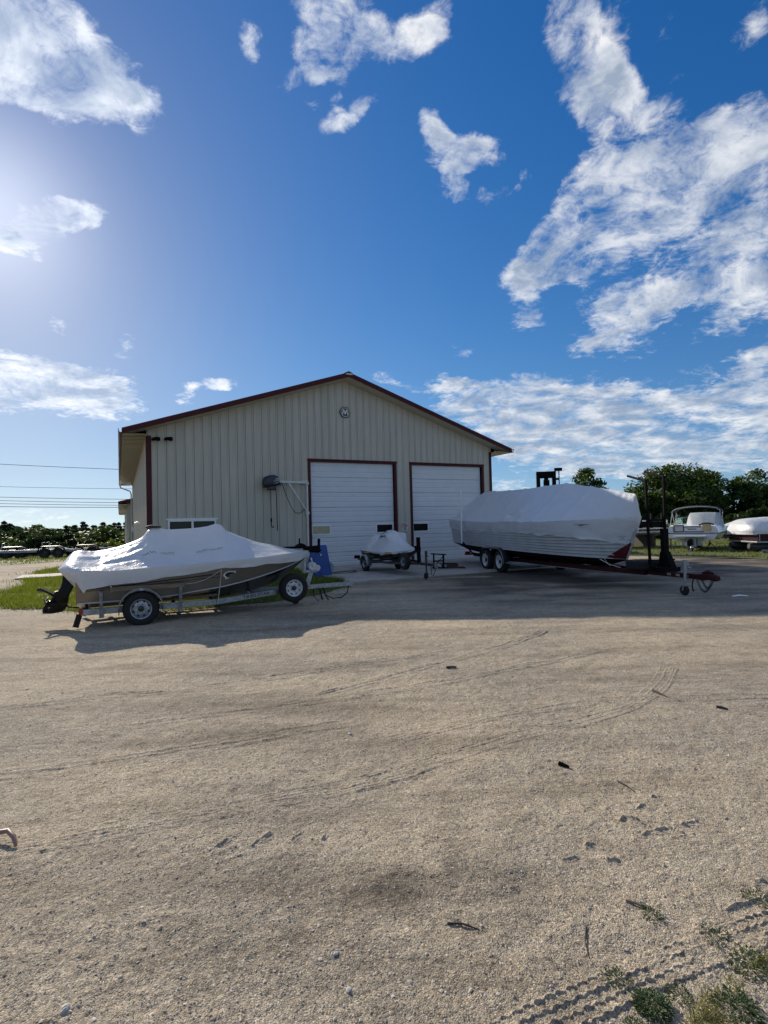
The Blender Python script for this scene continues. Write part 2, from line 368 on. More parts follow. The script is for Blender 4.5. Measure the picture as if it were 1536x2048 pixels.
def sky_cell(blobs, base):
    acc = None
    for (a0, e0, l1, l2, ang, w) in blobs:
        mp = N(wt, 'ShaderNodeMapping', vector_type='TEXTURE')
        mp.inputs['Location'].default_value = (a0, e0, 0); mp.inputs['Rotation'].default_value = (0, 0, ang); mp.inputs['Scale'].default_value = (l1, l2, 1)
        WL.new(POSF, mp.inputs['Vector'])
        dp = vmth('DOT_PRODUCT', mp.outputs[0]); WL.new(mp.outputs[0], dp.inputs[1])
        v = mth('MULTIPLY_ADD', dp.outputs['Value'], -w, w, clamp=True)
        acc = v if acc is None else mth('ADD', acc, v)
    b = N(wt, 'ShaderNodeBackground'); b.inputs['Strength'].default_value = SKY_STRENGTH
    if acc is None and base == 0: WL.new(SK2, b.inputs['Color']); return b.outputs[0]
    acc = mth('MINIMUM', acc, 1.15) if acc is not None else mth('ADD', base, 0.)
    dens = mth('ADD', NOISE, mth('SUBTRACT', mth('MULTIPLY', acc, 1.5), .68))
    mr = N(wt, 'ShaderNodeMapRange', interpolation_type='SMOOTHSTEP'); mr.inputs['From Min'].default_value = 0.; mr.inputs['From Max'].default_value = 1.65
    WL.new(dens, mr.inputs['Value'])
    gate = N(wt, 'ShaderNodeMapRange', interpolation_type='SMOOTHSTEP'); gate.inputs['From Min'].default_value = .02; gate.inputs['From Max'].default_value = .30
    WL.new(acc, gate.inputs['Value'])
    mask = mth('MULTIPLY', mth('MULTIPLY', mr.outputs[0], gate.outputs[0]), .95)
    thick = mth('ADD', mth('MULTIPLY_ADD', dens, .34, SLOPE), mth('MULTIPLY', acc, .30))
    tr = ramp(wt, thick, [(.22, (1, 1, 1)), (.50, (.80, .84, .90)), (.95, (.36, .44, .57))])
    cl = vmth('SCALE', tr.outputs[0]); WL.new(CB, cl.inputs['Scale'])
    mx = N(wt, 'ShaderNodeMix', data_type='RGBA'); WL.new(mask, mx.inputs[0]); WL.new(SK2, mx.inputs[6]); WL.new(cl.outputs[0], mx.inputs[7])
    WL.new(mx.outputs[2], b.inputs['Color']); return b.outputs[0]
BB = []
for (x, y, rx, ry, rot, w) in BL:
    a0, e0 = AE(x, y); t = rad(-rot); ca, sa = math.cos(t), math.sin(t)
    a1, e1 = AE(x+rx*ca, y-rx*sa); a2, e2 = AE(x+ry*sa, y+ry*ca)
    BB.append((a0, e0, math.hypot(a1-a0, e1-e0)*1.5, math.hypot(a2-a0, e2-e0)*1.5, math.atan2(e1-e0, a1-a0), w))
# the heaps are sorted into fields of sky, so that each sight line looks up only its own few
def split_mix(coord, at, lo, hi):
    f = mth('GREATER_THAN', coord, at); m = N(wt, 'ShaderNodeMixShader'); WL.new(f, m.inputs[0]); WL.new(lo, m.inputs[1]); WL.new(hi, m.inputs[2]); return m.outputs[0]
def field(bs, depth):
    if len(bs) <= 11 or depth == 0: return sky_cell(bs, 0)
    best = None
    for ax in (0, 1):
        for q in sorted(b[ax] for b in bs)[2:-2]:
            ext = lambda b: max(b[2], b[3])+.055
            lo = [b for b in bs if b[ax]-ext(b) < q]; hi = [b for b in bs if b[ax]+ext(b) > q]
            c = max(len(lo), len(hi))*1.5+min(len(lo), len(hi))
            if best is None or c < best[0]: best = (c, ax, q, lo, hi)
    _, ax, q, lo, hi = best
    if max(len(lo), len(hi)) >= len(bs): return sky_cell(bs, 0)
    return split_mix((az, el)[ax], q, field(lo, depth-1), field(hi, depth-1))
front = field(BB, 5)
rest = sky_cell([], .76)  # unseen sky overhead and behind, clouded over to whiten and lift the fill
surf = split_mix(mth('ABSOLUTE', mth('SUBTRACT', el, .42)), .45, split_mix(mth('ABSOLUTE', mth('SUBTRACT', az, .03)), 1.05, front, rest), rest)
WL.new(surf, wt.nodes['World Output'].inputs['Surface'])
W.cycles.sampling_method = 'MANUAL'; W.cycles.sample_map_resolution = 512
SC.view_settings.view_transform = 'Standard'; SC.view_settings.look = 'None'; SC.view_settings.exposure = .38; SC.view_settings.gamma = 1
# ------------------------------------------------------------------ the yard
PSI = .46551; BO = Vector((-7.872, 17.541, 0)); BU = Vector((math.cos(PSI), math.sin(PSI), 0)); BV = Vector((-math.sin(PSI), math.cos(PSI), 0))
def B(s, t, z=0.): return BO+BU*s+BV*t+Vector((0, 0, z))
def axis_lines(lo, hi, dlo, dhi, step, grow):
    v = list(np.arange(dlo, dhi, step)); a = [dhi]; st = step
    while a[-1] < hi: st *= grow; a.append(a[-1]+st)
    b = [dlo]; st = step
    while b[-1] > lo: st *= grow; b.append(b[-1]-st)
    return np.array(b[::-1][:-1]+v+a)
xs = axis_lines(-3000, 3000, -1.9, 2.3, .0095, 1.022)
ys = [ -3000, -600, -100, -20, -4, 0, .8, 1.3]; y = 1.45
while y < 4000: ys.append(y); y += max(.0085, (y-.2)*.0042) if y < 12 else (y*.02 if y < 60 else y*.12)
ys = np.array(ys)
X, Y = np.meshgrid(xs, ys); Z = np.zeros_like(X)
near = np.clip((14-np.hypot(X, Y-2))/6, 0, 1)
far_l = np.clip((-X*.55+Y*.84-38)/34, 0, 1); far_l = far_l*far_l*(3-2*far_l)*np.clip((-X-9)/18, 0, 1)
Z -= 4.6*far_l
flat = np.clip((25-np.hypot(X-3, Y-12))/6, 0, 1)
Z += (fbm(X*.55, Y*.55, 3, 3)*.035+fbm(X*2.2, Y*2.2+.4*X, 5, 3)*.016)*np.clip((13.2-Y)/5, 0, 1)*near
Z += fbm(X*14, Y*14, 9, 3, .6)*.0055*near + np.maximum(vnoise(X*46, Y*46, 21), 0)**2*.016*near
def along(Xa, Ya, P):                        # distance along and aside of a line drawn on the ground
    best = np.full(Xa.shape, 1e9); U = np.zeros_like(Xa); Vv = np.zeros_like(Xa); run = 0.
    for (ax, ay), (bx, by) in zip(P[:-1], P[1:]):
        l = math.hypot(bx-ax, by-ay); tx, ty = (bx-ax)/l, (by-ay)/l
        u = (Xa-ax)*tx+(Ya-ay)*ty; uc = np.clip(u, 0, l); v = (Xa-ax)*-ty+(Ya-ay)*tx
        d = np.hypot(Xa-ax-tx*uc, Ya-ay-ty*uc); k = d < best
        best = np.where(k, d, best); U = np.where(k, run+uc, U); Vv = np.where(k, np.sign(v)*d, Vv); run += l
    return best, U, Vv
def gpoly(*p): return [tuple(G(a, b))[:2] for a, b in p]
def region(P, w):
    px = [p[0] for p in P]; py = [p[1] for p in P]
    return (X > min(px)-w) & (X < max(px)+w) & (Y > min(py)-w) & (Y < max(py)+w)
# coarse gravel lies proud in patches
patch = np.clip(fbm(X*.9+3, Y*.9, 61, 3)*2.2, 0, 1)*near
Z += patch*np.maximum(vnoise(X*30, Y*30, 71), 0)*.008
n0, n1 = X.shape; idx = np.arange(n0*n1).reshape(n0, n1)
Fq = np.stack([idx[:-1, :-1], idx[:-1, 1:], idx[1:, 1:], idx[1:, :-1]], -1).reshape(-1, 4)
def m_ground():
    m, nt, b = newmat('gravel_yard'); L = nt.links
    tc = N(nt, 'ShaderNodeTexCoord'); P = tc.outputs['Object']
    def no(sc, de, ro=.6, st=None):
        n = N(nt, 'ShaderNodeTexNoise'); n.inputs['Scale'].default_value = sc; n.inputs['Detail'].default_value = de; n.inputs['Roughness'].default_value = ro
        if st:
            mp = N(nt, 'ShaderNodeMapping'); mp.inputs['Scale'].default_value = st; mp.inputs['Rotation'].default_value = (0, 0, rad(-14)); L.new(P, mp.inputs[0]); L.new(mp.outputs[0], n.inputs['Vector'])
        else: L.new(P, n.inputs['Vector'])
        return n.outputs['Fac']
    big = no(.35, 5); streak = no(1.0, 6, .6, (.28, 1.6, 1)); mid = no(5, 6, .7)
    base = ramp(nt, mid, [(.28, (.345, .292, .218)), (.5, (.458, .394, .300)), (.75, (.533, .468, .364))])
    c2 = ramp(nt, big, [(.35, (.76, .77, .79)), (.62, (1.05, 1.02, .97))])
    mu = N(nt, 'ShaderNodeMix', data_type='RGBA', blend_type='MULTIPLY'); mu.inputs[0].default_value = 1; L.new(base.outputs[0], mu.inputs[6]); L.new(c2.outputs[0], mu.inputs[7])
    c3 = ramp(nt, streak, [(.34, (.62, .61, .60)), (.50, (1, 1, 1)), (.68, (1.1, 1.09, 1.07))])
    mu2 = N(nt, 'ShaderNodeMix', data_type='RGBA', blend_type='MULTIPLY'); mu2.inputs[0].default_value = .9; L.new(mu.outputs[2], mu2.inputs[6]); L.new(c3.outputs[0], mu2.inputs[7])
    # single grains: each cell its own tone, some dark, a few pale
    def grains(sc, stops, amt, prev):
        vo = N(nt, 'ShaderNodeTexVoronoi'); vo.inputs['Scale'].default_value = sc; vo.inputs['Randomness'].default_value = 1; L.new(P, vo.inputs['Vector'])
        sx = N(nt, 'ShaderNodeSeparateXYZ'); L.new(vo.outputs['Color'], sx.inputs[0])
        r = ramp(nt, sx.outputs[0], stops)
        q = N(nt, 'ShaderNodeMix', data_type='RGBA', blend_type='MULTIPLY'); q.inputs[0].default_value = amt; L.new(prev, q.inputs[6]); L.new(r.outputs[0], q.inputs[7]); return q.outputs[2], vo.outputs['Distance']
    col, d1 = grains(210, [(0, (.28, .27, .27)), (.14, (.66, .65, .64)), (.5, (1.0, 1, 1)), (.90, (1.18, 1.16, 1.12)), (1, (1.8, 1.8, 1.8))], 1., mu2.outputs[2])
    col, d3 = grains(120, [(0, (.40, .39, .39)), (.10, (.80, .79, .78)), (.6, (1.0, 1, 1)), (.95, (1.1, 1.09, 1.06)), (1, (1.4, 1.4, 1.4))], .55, col)
    col, d2 = grains(62, [(0, (.42, .40, .40)), (.10, (.86, .86, .86)), (.7, (1.0, 1, 1)), (.97, (1.08, 1.08, 1.06)), (1, (1.6, 1.6, 1.6))], .7, col)
    at = N(nt, 'ShaderNodeAttribute'); at.attribute_name = 'stain_and_shade'
    q = N(nt, 'ShaderNodeMix', data_type='RGBA', blend_type='MULTIPLY'); L.new(at.outputs['Fac'], q.inputs[0]); L.new(col, q.inputs[6]); q.inputs[7].default_value = (.30, .30, .32, 1)  # multiplies in the dark gravel, the painted shade and the dark spot
    at2 = N(nt, 'ShaderNodeAttribute'); at2.attribute_name = 'turf'
    tn = ramp(nt, mid, [(.3, (.06, .075, .018)), (.7, (.12, .135, .035))])
    q2 = N(nt, 'ShaderNodeMix', data_type='RGBA'); L.new(at2.outputs['Fac'], q2.inputs[0]); L.new(q.outputs[2], q2.inputs[6]); L.new(tn.outputs[0], q2.inputs[7])
    L.new(q2.outputs[2], b.inputs['Base Color']); b.inputs['Roughness'].default_value = .95; b.inputs['Specular IOR Level'].default_value = .25
    hsum = N(nt, 'ShaderNodeMath', operation='MULTIPLY_ADD'); L.new(d1, hsum.inputs[0]); hsum.inputs[1].default_value = -.55
    h2 = N(nt, 'ShaderNodeMath', operation='MULTIPLY_ADD'); L.new(d2, h2.inputs[0]); h2.inputs[1].default_value = -.45; L.new(no(90, 5, .7), h2.inputs[2]); L.new(h2.outputs[0], hsum.inputs[2])
    bp = N(nt, 'ShaderNodeBump'); bp.inputs['Strength'].default_value = .9; bp.inputs['Distance'].default_value = .006; L.new(hsum.outputs[0], bp.inputs['Height'])
    b2 = N(nt, 'ShaderNodeBump'); b2.inputs['Strength'].default_value = .7; b2.inputs['Distance'].default_value = .02; L.new(no(9, 6, .65, (.5, 1.3, 1)), b2.inputs['Height']); L.new(b2.outputs[0], bp.inputs['Normal'])
    L.new(bp.outputs[0], b.inputs['Normal']); return m
MT['ground'] = m_ground()
me = raw_mesh('ground', np.stack([X, Y, Z], -1).reshape(-1, 3), Fq, 'ground')
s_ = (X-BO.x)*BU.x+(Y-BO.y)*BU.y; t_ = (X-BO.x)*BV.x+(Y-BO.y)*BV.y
gravel_shade = np.clip((s_-4.6)/3, 0, 1)*np.clip((-t_-4.8)/1.0, 0, 1)*np.clip((t_+13.5)/4.5, 0, 1)*np.clip((27-s_)/6, 0, 1)  # dark gravel, painted deeper and wider over the band shaded by the building
gravel_shade = np.clip(gravel_shade*(.95+fbm(X*.8, Y*1.6, 91, 4)*1.6), 0, 1)
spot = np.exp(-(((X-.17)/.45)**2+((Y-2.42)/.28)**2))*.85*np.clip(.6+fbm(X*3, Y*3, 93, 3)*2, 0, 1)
for nm, a in (('stain_and_shade', np.clip(gravel_shade+spot, 0, 1)), ('turf', np.clip((np.hypot(X, Y)-70)/25, 0, 1))):
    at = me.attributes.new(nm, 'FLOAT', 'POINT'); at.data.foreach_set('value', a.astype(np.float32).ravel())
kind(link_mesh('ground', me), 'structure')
def ground_z(x, y):                          # nearest sheet height
    j = min(max(int(np.searchsorted(xs, x)), 1), len(xs)-1); i = min(max(int(np.searchsorted(ys, y)), 1), len(ys)-1)
    return float(max(Z[i, j], Z[i-1, j-1], Z[i, j-1], Z[i-1, j]))
def zat(x, y):                               # the sheet's height, between its points
    j = np.clip(np.searchsorted(xs, x), 1, len(xs)-1); i = np.clip(np.searchsorted(ys, y), 1, len(ys)-1)
    fx = (x-xs[j-1])/(xs[j]-xs[j-1]); fy = (y-ys[i-1])/(ys[i]-ys[i-1])
    return (Z[i-1, j-1]*(1-fx)+Z[i-1, j]*fx)*(1-fy)+(Z[i, j-1]*(1-fx)+Z[i, j]*fx)*fy
def smooth_line(P, step):
    P = np.array(P); out = []
    for i in range(len(P)-1):
        p0 = P[max(i-1, 0)]; p1 = P[i]; p2 = P[i+1]; p3 = P[min(i+2, len(P)-1)]; n = max(2, int(np.linalg.norm(p2-p1)/step))
        for q in range(n):
            t = q/n; out.append(.5*((2*p1)+(p2-p0)*t+(2*p0-5*p1+4*p2-p3)*t*t+(3*p1-p0-3*p2+p3)*t**3))
    out.append(P[-1]); return np.array(out)
def track(name, pxs, hw, step, hfun, lift=.0025):    # soil pressed into ridges along a wheel's path
    L = smooth_line(gpoly(*pxs), step); t = np.gradient(L, axis=0); t /= np.linalg.norm(t, axis=1)[:, None]; nn = np.stack([-t[:, 1], t[:, 0]], 1)
    u = np.concatenate([[0], np.cumsum(np.linalg.norm(np.diff(L, axis=0), axis=1))]); m = max(5, int(2*hw/step)); v = np.linspace(-hw, hw, m)
    x = L[:, 0, None]+nn[:, 0, None]*v; y = L[:, 1, None]+nn[:, 1, None]*v; U = np.repeat(u[:, None], m, 1); Vv = np.repeat(v[None], len(u), 0)
    e = np.minimum(np.clip((hw-np.abs(Vv))/(hw*.22), 0, 1), np.clip(np.minimum(U, u[-1]-U)/(hw*.8), 0, 1))
    h = hfun(U, Vv, x, y)+.0016*fbm(x*120, y*120, 7, 2)
    z = zat(x, y)+(lift+h)*e-.006*(1-e)
    idx = np.arange(len(u)*m).reshape(len(u), m); F_ = np.stack([idx[:-1, :-1], idx[1:, :-1], idx[1:, 1:], idx[:-1, 1:]], -1).reshape(-1, 4)
    kind(link_mesh(name, raw_mesh(name, np.stack([x, y, z], -1).reshape(-1, 3), F_, 'ground')), 'structure')
def lugs(w, pitch, hh):
    def f(u, v, x, y):
        wob = .0045*np.sin(u*2*pi/pitch); h = np.zeros_like(u)
        for c in (-w, -w*.34, w*.34, w): h += hh*np.exp(-((v-c-wob)/.0046)**2)
        lg = np.exp(-(((u+.010*np.sign(v)+.3*v) % pitch-pitch/2)/.0044)**2)*((np.abs(v) > w*.30) & (np.abs(v) < w)); h = np.maximum(h, hh*.95*lg)
        return h*np.clip(fbm(x*6, y*6, 40, 2)*2.6+.95, .12, 1.15)*(.75+.5*fbm(x*45, y*45, 41, 2))
    return f
def grooves(offs, hh, wid):
    def f(u, v, x, y):
        h = np.zeros_like(u)
        for o in offs: h += hh*np.exp(-((v-o-.004*np.sin(u*7+o*90))/wid)**2)*np.clip(fbm(u*1.7+o*50, v*0+o*31, 51, 3)*2.2+.62, 0, 1)
        return h*(.8+.6*fbm(x*40, y*40, 43, 2))
    return f
track('tyre_tracks', ((930, 2120), (1093, 2030), (1243, 1962), (1360, 1910), (1536, 1850), (1800, 1765)), .088, .0024, lugs(.062, .045, .0072))
track('tyre_tracks', ((-60, 1712), (70, 1692), (400, 1630), (575, 1590), (768, 1548), (993, 1480), (1193, 1430), (1268, 1405), (1318, 1370), (1340, 1330)), .115, .006, grooves((-.075, -.045, -.015, .02, .055, .08), .0052, .0075))
track('tyre_tracks', ((768, 1478), (980, 1432), (1190, 1400), (1330, 1395), (1560, 1393)), .10, .009, grooves((-.06, -.02, .03, .06), .008, .010))
track('tyre_tracks', ((620, 1392), (860, 1330), (1010, 1290), (1090, 1262)), .11, .011, grooves((-.06, .0, .05), .011, .012))
track('tyre_tracks', ((-80, 1430), (140, 1400), (400, 1372), (700, 1330), (900, 1300)), .12, .012, grooves((-.06, .0, .06), .010, .014))
track('tyre_tracks', ((250, 1450), (620, 1400), (900, 1358), (1200, 1300)), .12, .011, grooves((-.06, .01, .05), .010, .013))
track('tyre_tracks', ((-80, 1560), (300, 1512), (700, 1440)), .12, .010, grooves((-.07, .0, .06), .009, .012))
def clod(P, hgt, wid):
    L = gpoly(*P)
    def f(u, v, x, y): return hgt*np.exp(-((v+.004*np.sin(u*60))/wid)**2)*np.clip(.8+fbm(x*38, y*38, 77, 2)*1.5, .1, 1.4)
    track('tyre_tracks', P, .032, .0034, f, .001)
for P in (((426, 1698), (478, 1668)), ((497, 1694), (545, 1660)), ((572, 1686), (603, 1655)), ((638, 1674), (655, 1655)), ((70, 1710), (100, 1699)), ((350, 1705), (372, 1692)), ((277, 1708), (300, 1697))): clod(P, .008, .007)
for P in (((1163, 1686), (1178, 1680), (1198, 1682)), ((1198, 1660), (1228, 1654)), ((1234, 1640), (1248, 1632), (1283, 1637)), ((1268, 1615), (1283, 1609), (1298, 1612)), ((1300, 1596), (1306, 1592), (1338, 1596)),
          ((1278, 1665), (1328, 1652), (1378, 1665)), ((1350, 1648), (1398, 1637)), ((1352, 1668), (1395, 1662)), ((1115, 1712), (1160, 1706)), ((1200, 1708), (1245, 1714)), ((1440, 1815), (1490, 1800), (1536, 1782)), ((1490, 1760), (1536, 1752))): clod(P, .0095, .0075)
# ---- sheets on the ground
def in_poly(px, py, P):
    P = np.array(P); r = np.zeros(np.shape(px), bool); j = len(P)-1
    for i in range(len(P)):
        c = ((P[i, 1] > py) != (P[j, 1] > py)) & (px < (P[j, 0]-P[i, 0])*(py-P[i, 1])/(P[j, 1]-P[i, 1]+1e-12)+P[i, 0]); r ^= c; j = i
    return r
def ragged(P, step=.25, amp=.12):
    out = []
    for (a, b), (c, d) in zip(P, P[1:]+P[:1]):
        n = max(1, min(400, int(math.hypot(c-a, d-b)/step)))
        for i in range(n):
            x = a+(c-a)*i/n; y = b+(d-b)*i/n; q = amp*min(1, .3+math.hypot(x, y)/20)
            out.append((x+float(fbm(np.array(x*1.7), np.array(y*1.7), 5, 3))*2*q, y+float(fbm(np.array(x*1.7), np.array(y*1.7), 8, 3))*2*q))
    return out
MT['turf'] = mat('turf_soil', (.095, .105, .028), .95, var=.3, scale=3, bump=.5, bscale=30)
def sheet(name, P, m, z, kd='structure'):
    bm = bmesh.new(); f = bm.faces.new([bm.verts.new((x, y, z+(0 if z > .02 else 0))) for x, y in P]); bmesh.ops.triangulate(bm, faces=[f])
    me = bpy.data.meshes.new(name); bm.to_mesh(me); bm.free(); me.materials.append(MT[m])
    if me.polygons and me.polygons[0].normal.z < 0: me.flip_normals()
    return kind(link_mesh(name, me), kd)
b2 = lambda s, t: tuple(B(s, t))[:2]
isle = gpoly((-90, 1222), (0, 1219), (80, 1219), (165, 1224), (340, 1224), (450, 1213), (560, 1202), (640, 1190), (698, 1172)) + [b2(4.86, -5.3), b2(4.86, 0), b2(0, 0), b2(0, 3.0), b2(-3.9, 3.0)] + gpoly((58, 1168), (20, 1183), (-90, 1204))
lawn = ragged(gpoly((84, 1150), (75, 1143), (140, 1133), (290, 1121))+[b2(0, 26), b2(0, 4.75), b2(-3.4, 4.75)], .3, .15)
field = ragged(gpoly((-420, 1150), (-60, 1134), (0, 1131), (60, 1128), (140, 1121), (262, 1112), (262, 1103), (-60, 1107), (-420, 1116)), .5, .4)
mead = ragged([tuple(G(1120, 1108))[:2]]+gpoly((1180, 1109), (1260, 1112), (1400, 1115), (1536, 1119), (1800, 1127))+[(60, 14), (95, 50), (90, 110), (10, 110), (9, 40)], .5, .4)
isle_r = ragged(isle[:9], .2, .10)[:-14]+isle[9:]
sheet('lawn_island', isle_r, 'turf', .013); sheet('lawn_strip', lawn, 'turf', .013); sheet('field_strip', field, 'turf', .012); sheet('meadow', mead, 'turf', .013)
ap = MB(); bm_slabs = [(4.9, 9.74), (9.75, 14.6)]
for a, c in bm_slabs: ap.box(B((a+c)/2, -2.83, .0), (c-a-.012, 5.64, .09), (0, 0, PSI))
kind(ap.build('concrete_apron', 'concrete', bevel=.008), 'structure')
pw = MB()
for i in range(3): pw.box(B(-4.15+1.4*i+.7, 3.9, .01), (1.385, 1.55, .10), (0, 0, PSI))
kind(pw.build('concrete_path', 'concrete', bevel=.008), 'structure')
# ---- grass: more blades than one could count
def blades(name, polys, n, hmin, hmax, wid, m='grass', zb=.008, edge=0.):
    out = []
    for P, cnt in zip(polys, n):
        A = np.array(P); lo = A.min(0); hi = A.max(0); got = []
        need = cnt
        while need > 0:
            q = RNG.random((need*3+100, 2))*(hi-lo)+lo; q = q[in_poly(q[:, 0], q[:, 1], P)]
            dens = fbm(q[:, 0]*1.5, q[:, 1]*1.5, 33, 3)+.62; q = q[RNG.random(len(q)) < np.clip(dens, .08, 1)]
            q = q[:need]; got.append(q); need -= len(q)
        out.append(np.concatenate(got))
    q = np.concatenate(out); k = len(q); q = q+RNG.normal(size=(k, 2))*.16*(RNG.random((k, 1))**2)*np.clip(np.hypot(q[:, 0], q[:, 1])/16, 1, 3)[:, None]*1.6; dist = np.hypot(q[:, 0], q[:, 1]); sc = np.clip(dist/16, .6, 3.2)
    h = (hmin+(hmax-hmin)*RNG.random(k))*(1+.6*fbm(q[:, 0]*.8, q[:, 1]*.8, 44, 2)); a = RNG.random(k)*2*pi; lean = (RNG.random(k)*.7)*h; la = RNG.random(k)*2*pi; w = wid*sc*(.6+.8*RNG.random(k))
    V = np.zeros((k, 3, 3)); V[:, 0, 0] = q[:, 0]-np.cos(a)*w; V[:, 0, 1] = q[:, 1]-np.sin(a)*w; V[:, 1, 0] = q[:, 0]+np.cos(a)*w; V[:, 1, 1] = q[:, 1]+np.sin(a)*w
    V[:, 2, 0] = q[:, 0]+np.cos(la)*lean; V[:, 2, 1] = q[:, 1]+np.sin(la)*lean; V[:, :, 2] = zb; V[:, 2, 2] += h
    return kind(link_mesh(name, raw_mesh(name, V.reshape(-1, 3), np.arange(k*3).reshape(-1, 3), m, False)), 'stuff')
mead_near = gpoly((1120, 1108), (1180, 1109), (1260, 1111), (1400, 1114), (1536, 1118), (1800, 1126))+[(60, 40), (40, 62), (12, 62), (9, 40)]
blades('grass', [isle_r, lawn, field, mead_near], [60000, 14000, 16000, 70000], .05, .13, .009)
# ------------------------------------------------------------------ the building
WID, DEP, ZE, ZR, OH, FP = 14.325, 20.9, 4.884, 7.507, .726, .554
SL = (ZR-ZE)/(WID/2+OH)
bld = thing('metal_building', 'beige ribbed metal building with maroon trim and two white overhead doors', 'building', BO, PSI)
zroof = lambda s: ZR-abs(s-WID/2)*SL
TH = .16                                      # depth of the roof edge
holes = [(5.70, 9.33, 0, 4.10), (10.15, 13.78, 0, 4.10), (.62, 2.20, .98, 1.95)]
def m_siding():
    m = MT['siding'].copy(); m.name = 'siding_front'; nt = m.node_tree; L = nt.links; b = nt.nodes['Principled BSDF']
    tc = N(nt, 'ShaderNodeTexCoord'); sp = N(nt, 'ShaderNodeSeparateXYZ'); L.new(tc.outputs['Object'], sp.inputs[0])
    def mm(op, a, bb): 
        n = N(nt, 'ShaderNodeMath', operation=op)
        for i, v in enumerate((a, bb)):
            if isinstance(v, (int, float)): n.inputs[i].default_value = v
            else: L.new(v, n.inputs[i])
        return n.outputs[0]
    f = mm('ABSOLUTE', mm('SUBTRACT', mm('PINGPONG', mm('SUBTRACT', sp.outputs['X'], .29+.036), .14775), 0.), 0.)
    k = mm('LESS_THAN', f, .0085)                 # dark line painted at every lap, for the shading beside the rib
    src = b.inputs['Base Color'].links[0].from_socket
    dn = N(nt, 'ShaderNodeTexNoise'); mp = N(nt, 'ShaderNodeMapping'); mp.inputs['Scale'].default_value = (9, 9, .7); L.new(tc.outputs['Object'], mp.inputs[0]); L.new(mp.outputs[0], dn.inputs['Vector']); dn.inputs['Scale'].default_value = 1.; dn.inputs['Detail'].default_value = 6
    gr = N(nt, 'ShaderNodeMapRange'); gr.inputs['From Min'].default_value = .9; gr.inputs['From Max'].default_value = .0; L.new(sp.outputs['Z'], gr.inputs['Value'])
    rr = ramp(nt, dn.outputs['Fac'], [(.40, (.90, .89, .86)), (.62, (1, 1, 1))])
    spl = mm('MULTIPLY', gr.outputs[0], mm('GREATER_THAN', dn.outputs['Fac'], .50))
    q = N(nt, 'ShaderNodeMix', data_type='RGBA', blend_type='MULTIPLY'); q.inputs[0].default_value = .8; L.new(src, q.inputs[6]); L.new(rr.outputs[0], q.inputs[7])
    q2 = N(nt, 'ShaderNodeMix', data_type='RGBA'); L.new(mm('MULTIPLY', spl, .35), q2.inputs[0]); L.new(q.outputs[2], q2.inputs[6]); q2.inputs[7].default_value = (.26, .22, .16, 1)
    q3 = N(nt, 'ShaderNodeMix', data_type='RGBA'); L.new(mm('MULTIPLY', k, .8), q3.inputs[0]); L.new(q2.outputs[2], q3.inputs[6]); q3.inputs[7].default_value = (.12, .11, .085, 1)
    L.new(q3.outputs[2], b.inputs['Base Color']); return m
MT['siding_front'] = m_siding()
def wall_cells():
    cuts = sorted({0., WID, WID/2, *[h[0] for h in holes], *[h[1] for h in holes]}); m = MB()
    for a, c in zip(cuts[:-1], cuts[1:]):
        hs_ = [h for h in holes if h[0] <= a+1e-6 and h[1] >= c-1e-6]
        segs = [(0, None)] if not hs_ else ([(0, hs_[0][2])] if hs_[0][2] > 0 else [])+[(hs_[0][3], None)]
        for z0, z1 in segs:
            t0 = zroof(a)-TH if z1 is None else z1; t1 = zroof(c)-TH if z1 is None else z1
            m.add([(a, 0, z0), (c, 0, z0), (c, 0, t1), (a, 0, t0)], [(0, 1, 2, 3)])
    return m
w = wall_cells()
for h in holes:                               # reveals
    a, c, z0, z1 = h; dd = .16
    w.add([(a, 0, z0), (a, dd, z0), (a, dd, z1), (a, 0, z1)], [(0, 1, 2, 3)]); w.add([(c, 0, z0), (c, dd, z0), (c, dd, z1), (c, 0, z1)], [(3, 2, 1, 0)]); w.add([(a, 0, z1), (c, 0, z1), (c, dd, z1), (a, dd, z1)], [(0, 1, 2, 3)])
s = .29
while s < WID-.1:                             # raised ribs, three sides of a low trapezoid each
    segs = [(0., zroof(s)-TH-.02)]
    for h in holes:
        if h[0]-.14 < s < h[1]+.14: segs = ([(0., h[2]-.06)] if h[2] > 0 else [])+[(h[3]+.10, segs[-1][1])]
    for z0, z1 in segs:
        q = [(-.030, 0), (-.014, -.026), (.014, -.026), (.030, 0)]
        w.loft([[(s+x, y, z0) for x, y in q], [(s+x, y, z1) for x, y in q]])
    for e in (.10, .197):                     # small stiffening creases between
        for z0, z1 in segs:
            if s+e < WID-.1 and not any(h[0]-.14 < s+e < h[1]+.14 for h in holes):
                q = [(-.010, 0), (0, -.005), (.010, 0)]; w.loft([[(s+e+x, y, z0) for x, y in q], [(s+e+x, y, z1) for x, y in q]])
    s += .2955
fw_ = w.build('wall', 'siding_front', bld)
w = MB()                                      # long side walls and back
ztop = ZE-.02
for sx, sg in ((0., -1), (WID, 1)):
    w.add([(sx, 0, 0), (sx, DEP, 0), (sx, DEP, ztop+OH*SL-TH), (sx, 0, ztop+OH*SL-TH)], [(0, 1, 2, 3)])
    t = .3
    while t < DEP:
        q = [(-.030, 0), (-.014, .026), (.014, .026), (.030, 0)]; w.loft([[(sx+sg*y, t+x, 0) for x, y in q], [(sx+sg*y, t+x, ztop-.05) for x, y in q]]); t += .2955
w.add([(0, DEP, 0), (WID, DEP, 0), (WID, DEP, zroof(WID)-TH), (WID/2, DEP, ZR-TH), (0, DEP, zroof(0)-TH)], [(0, 1, 2, 3, 4)])
w.build('wall', 'siding', bld)
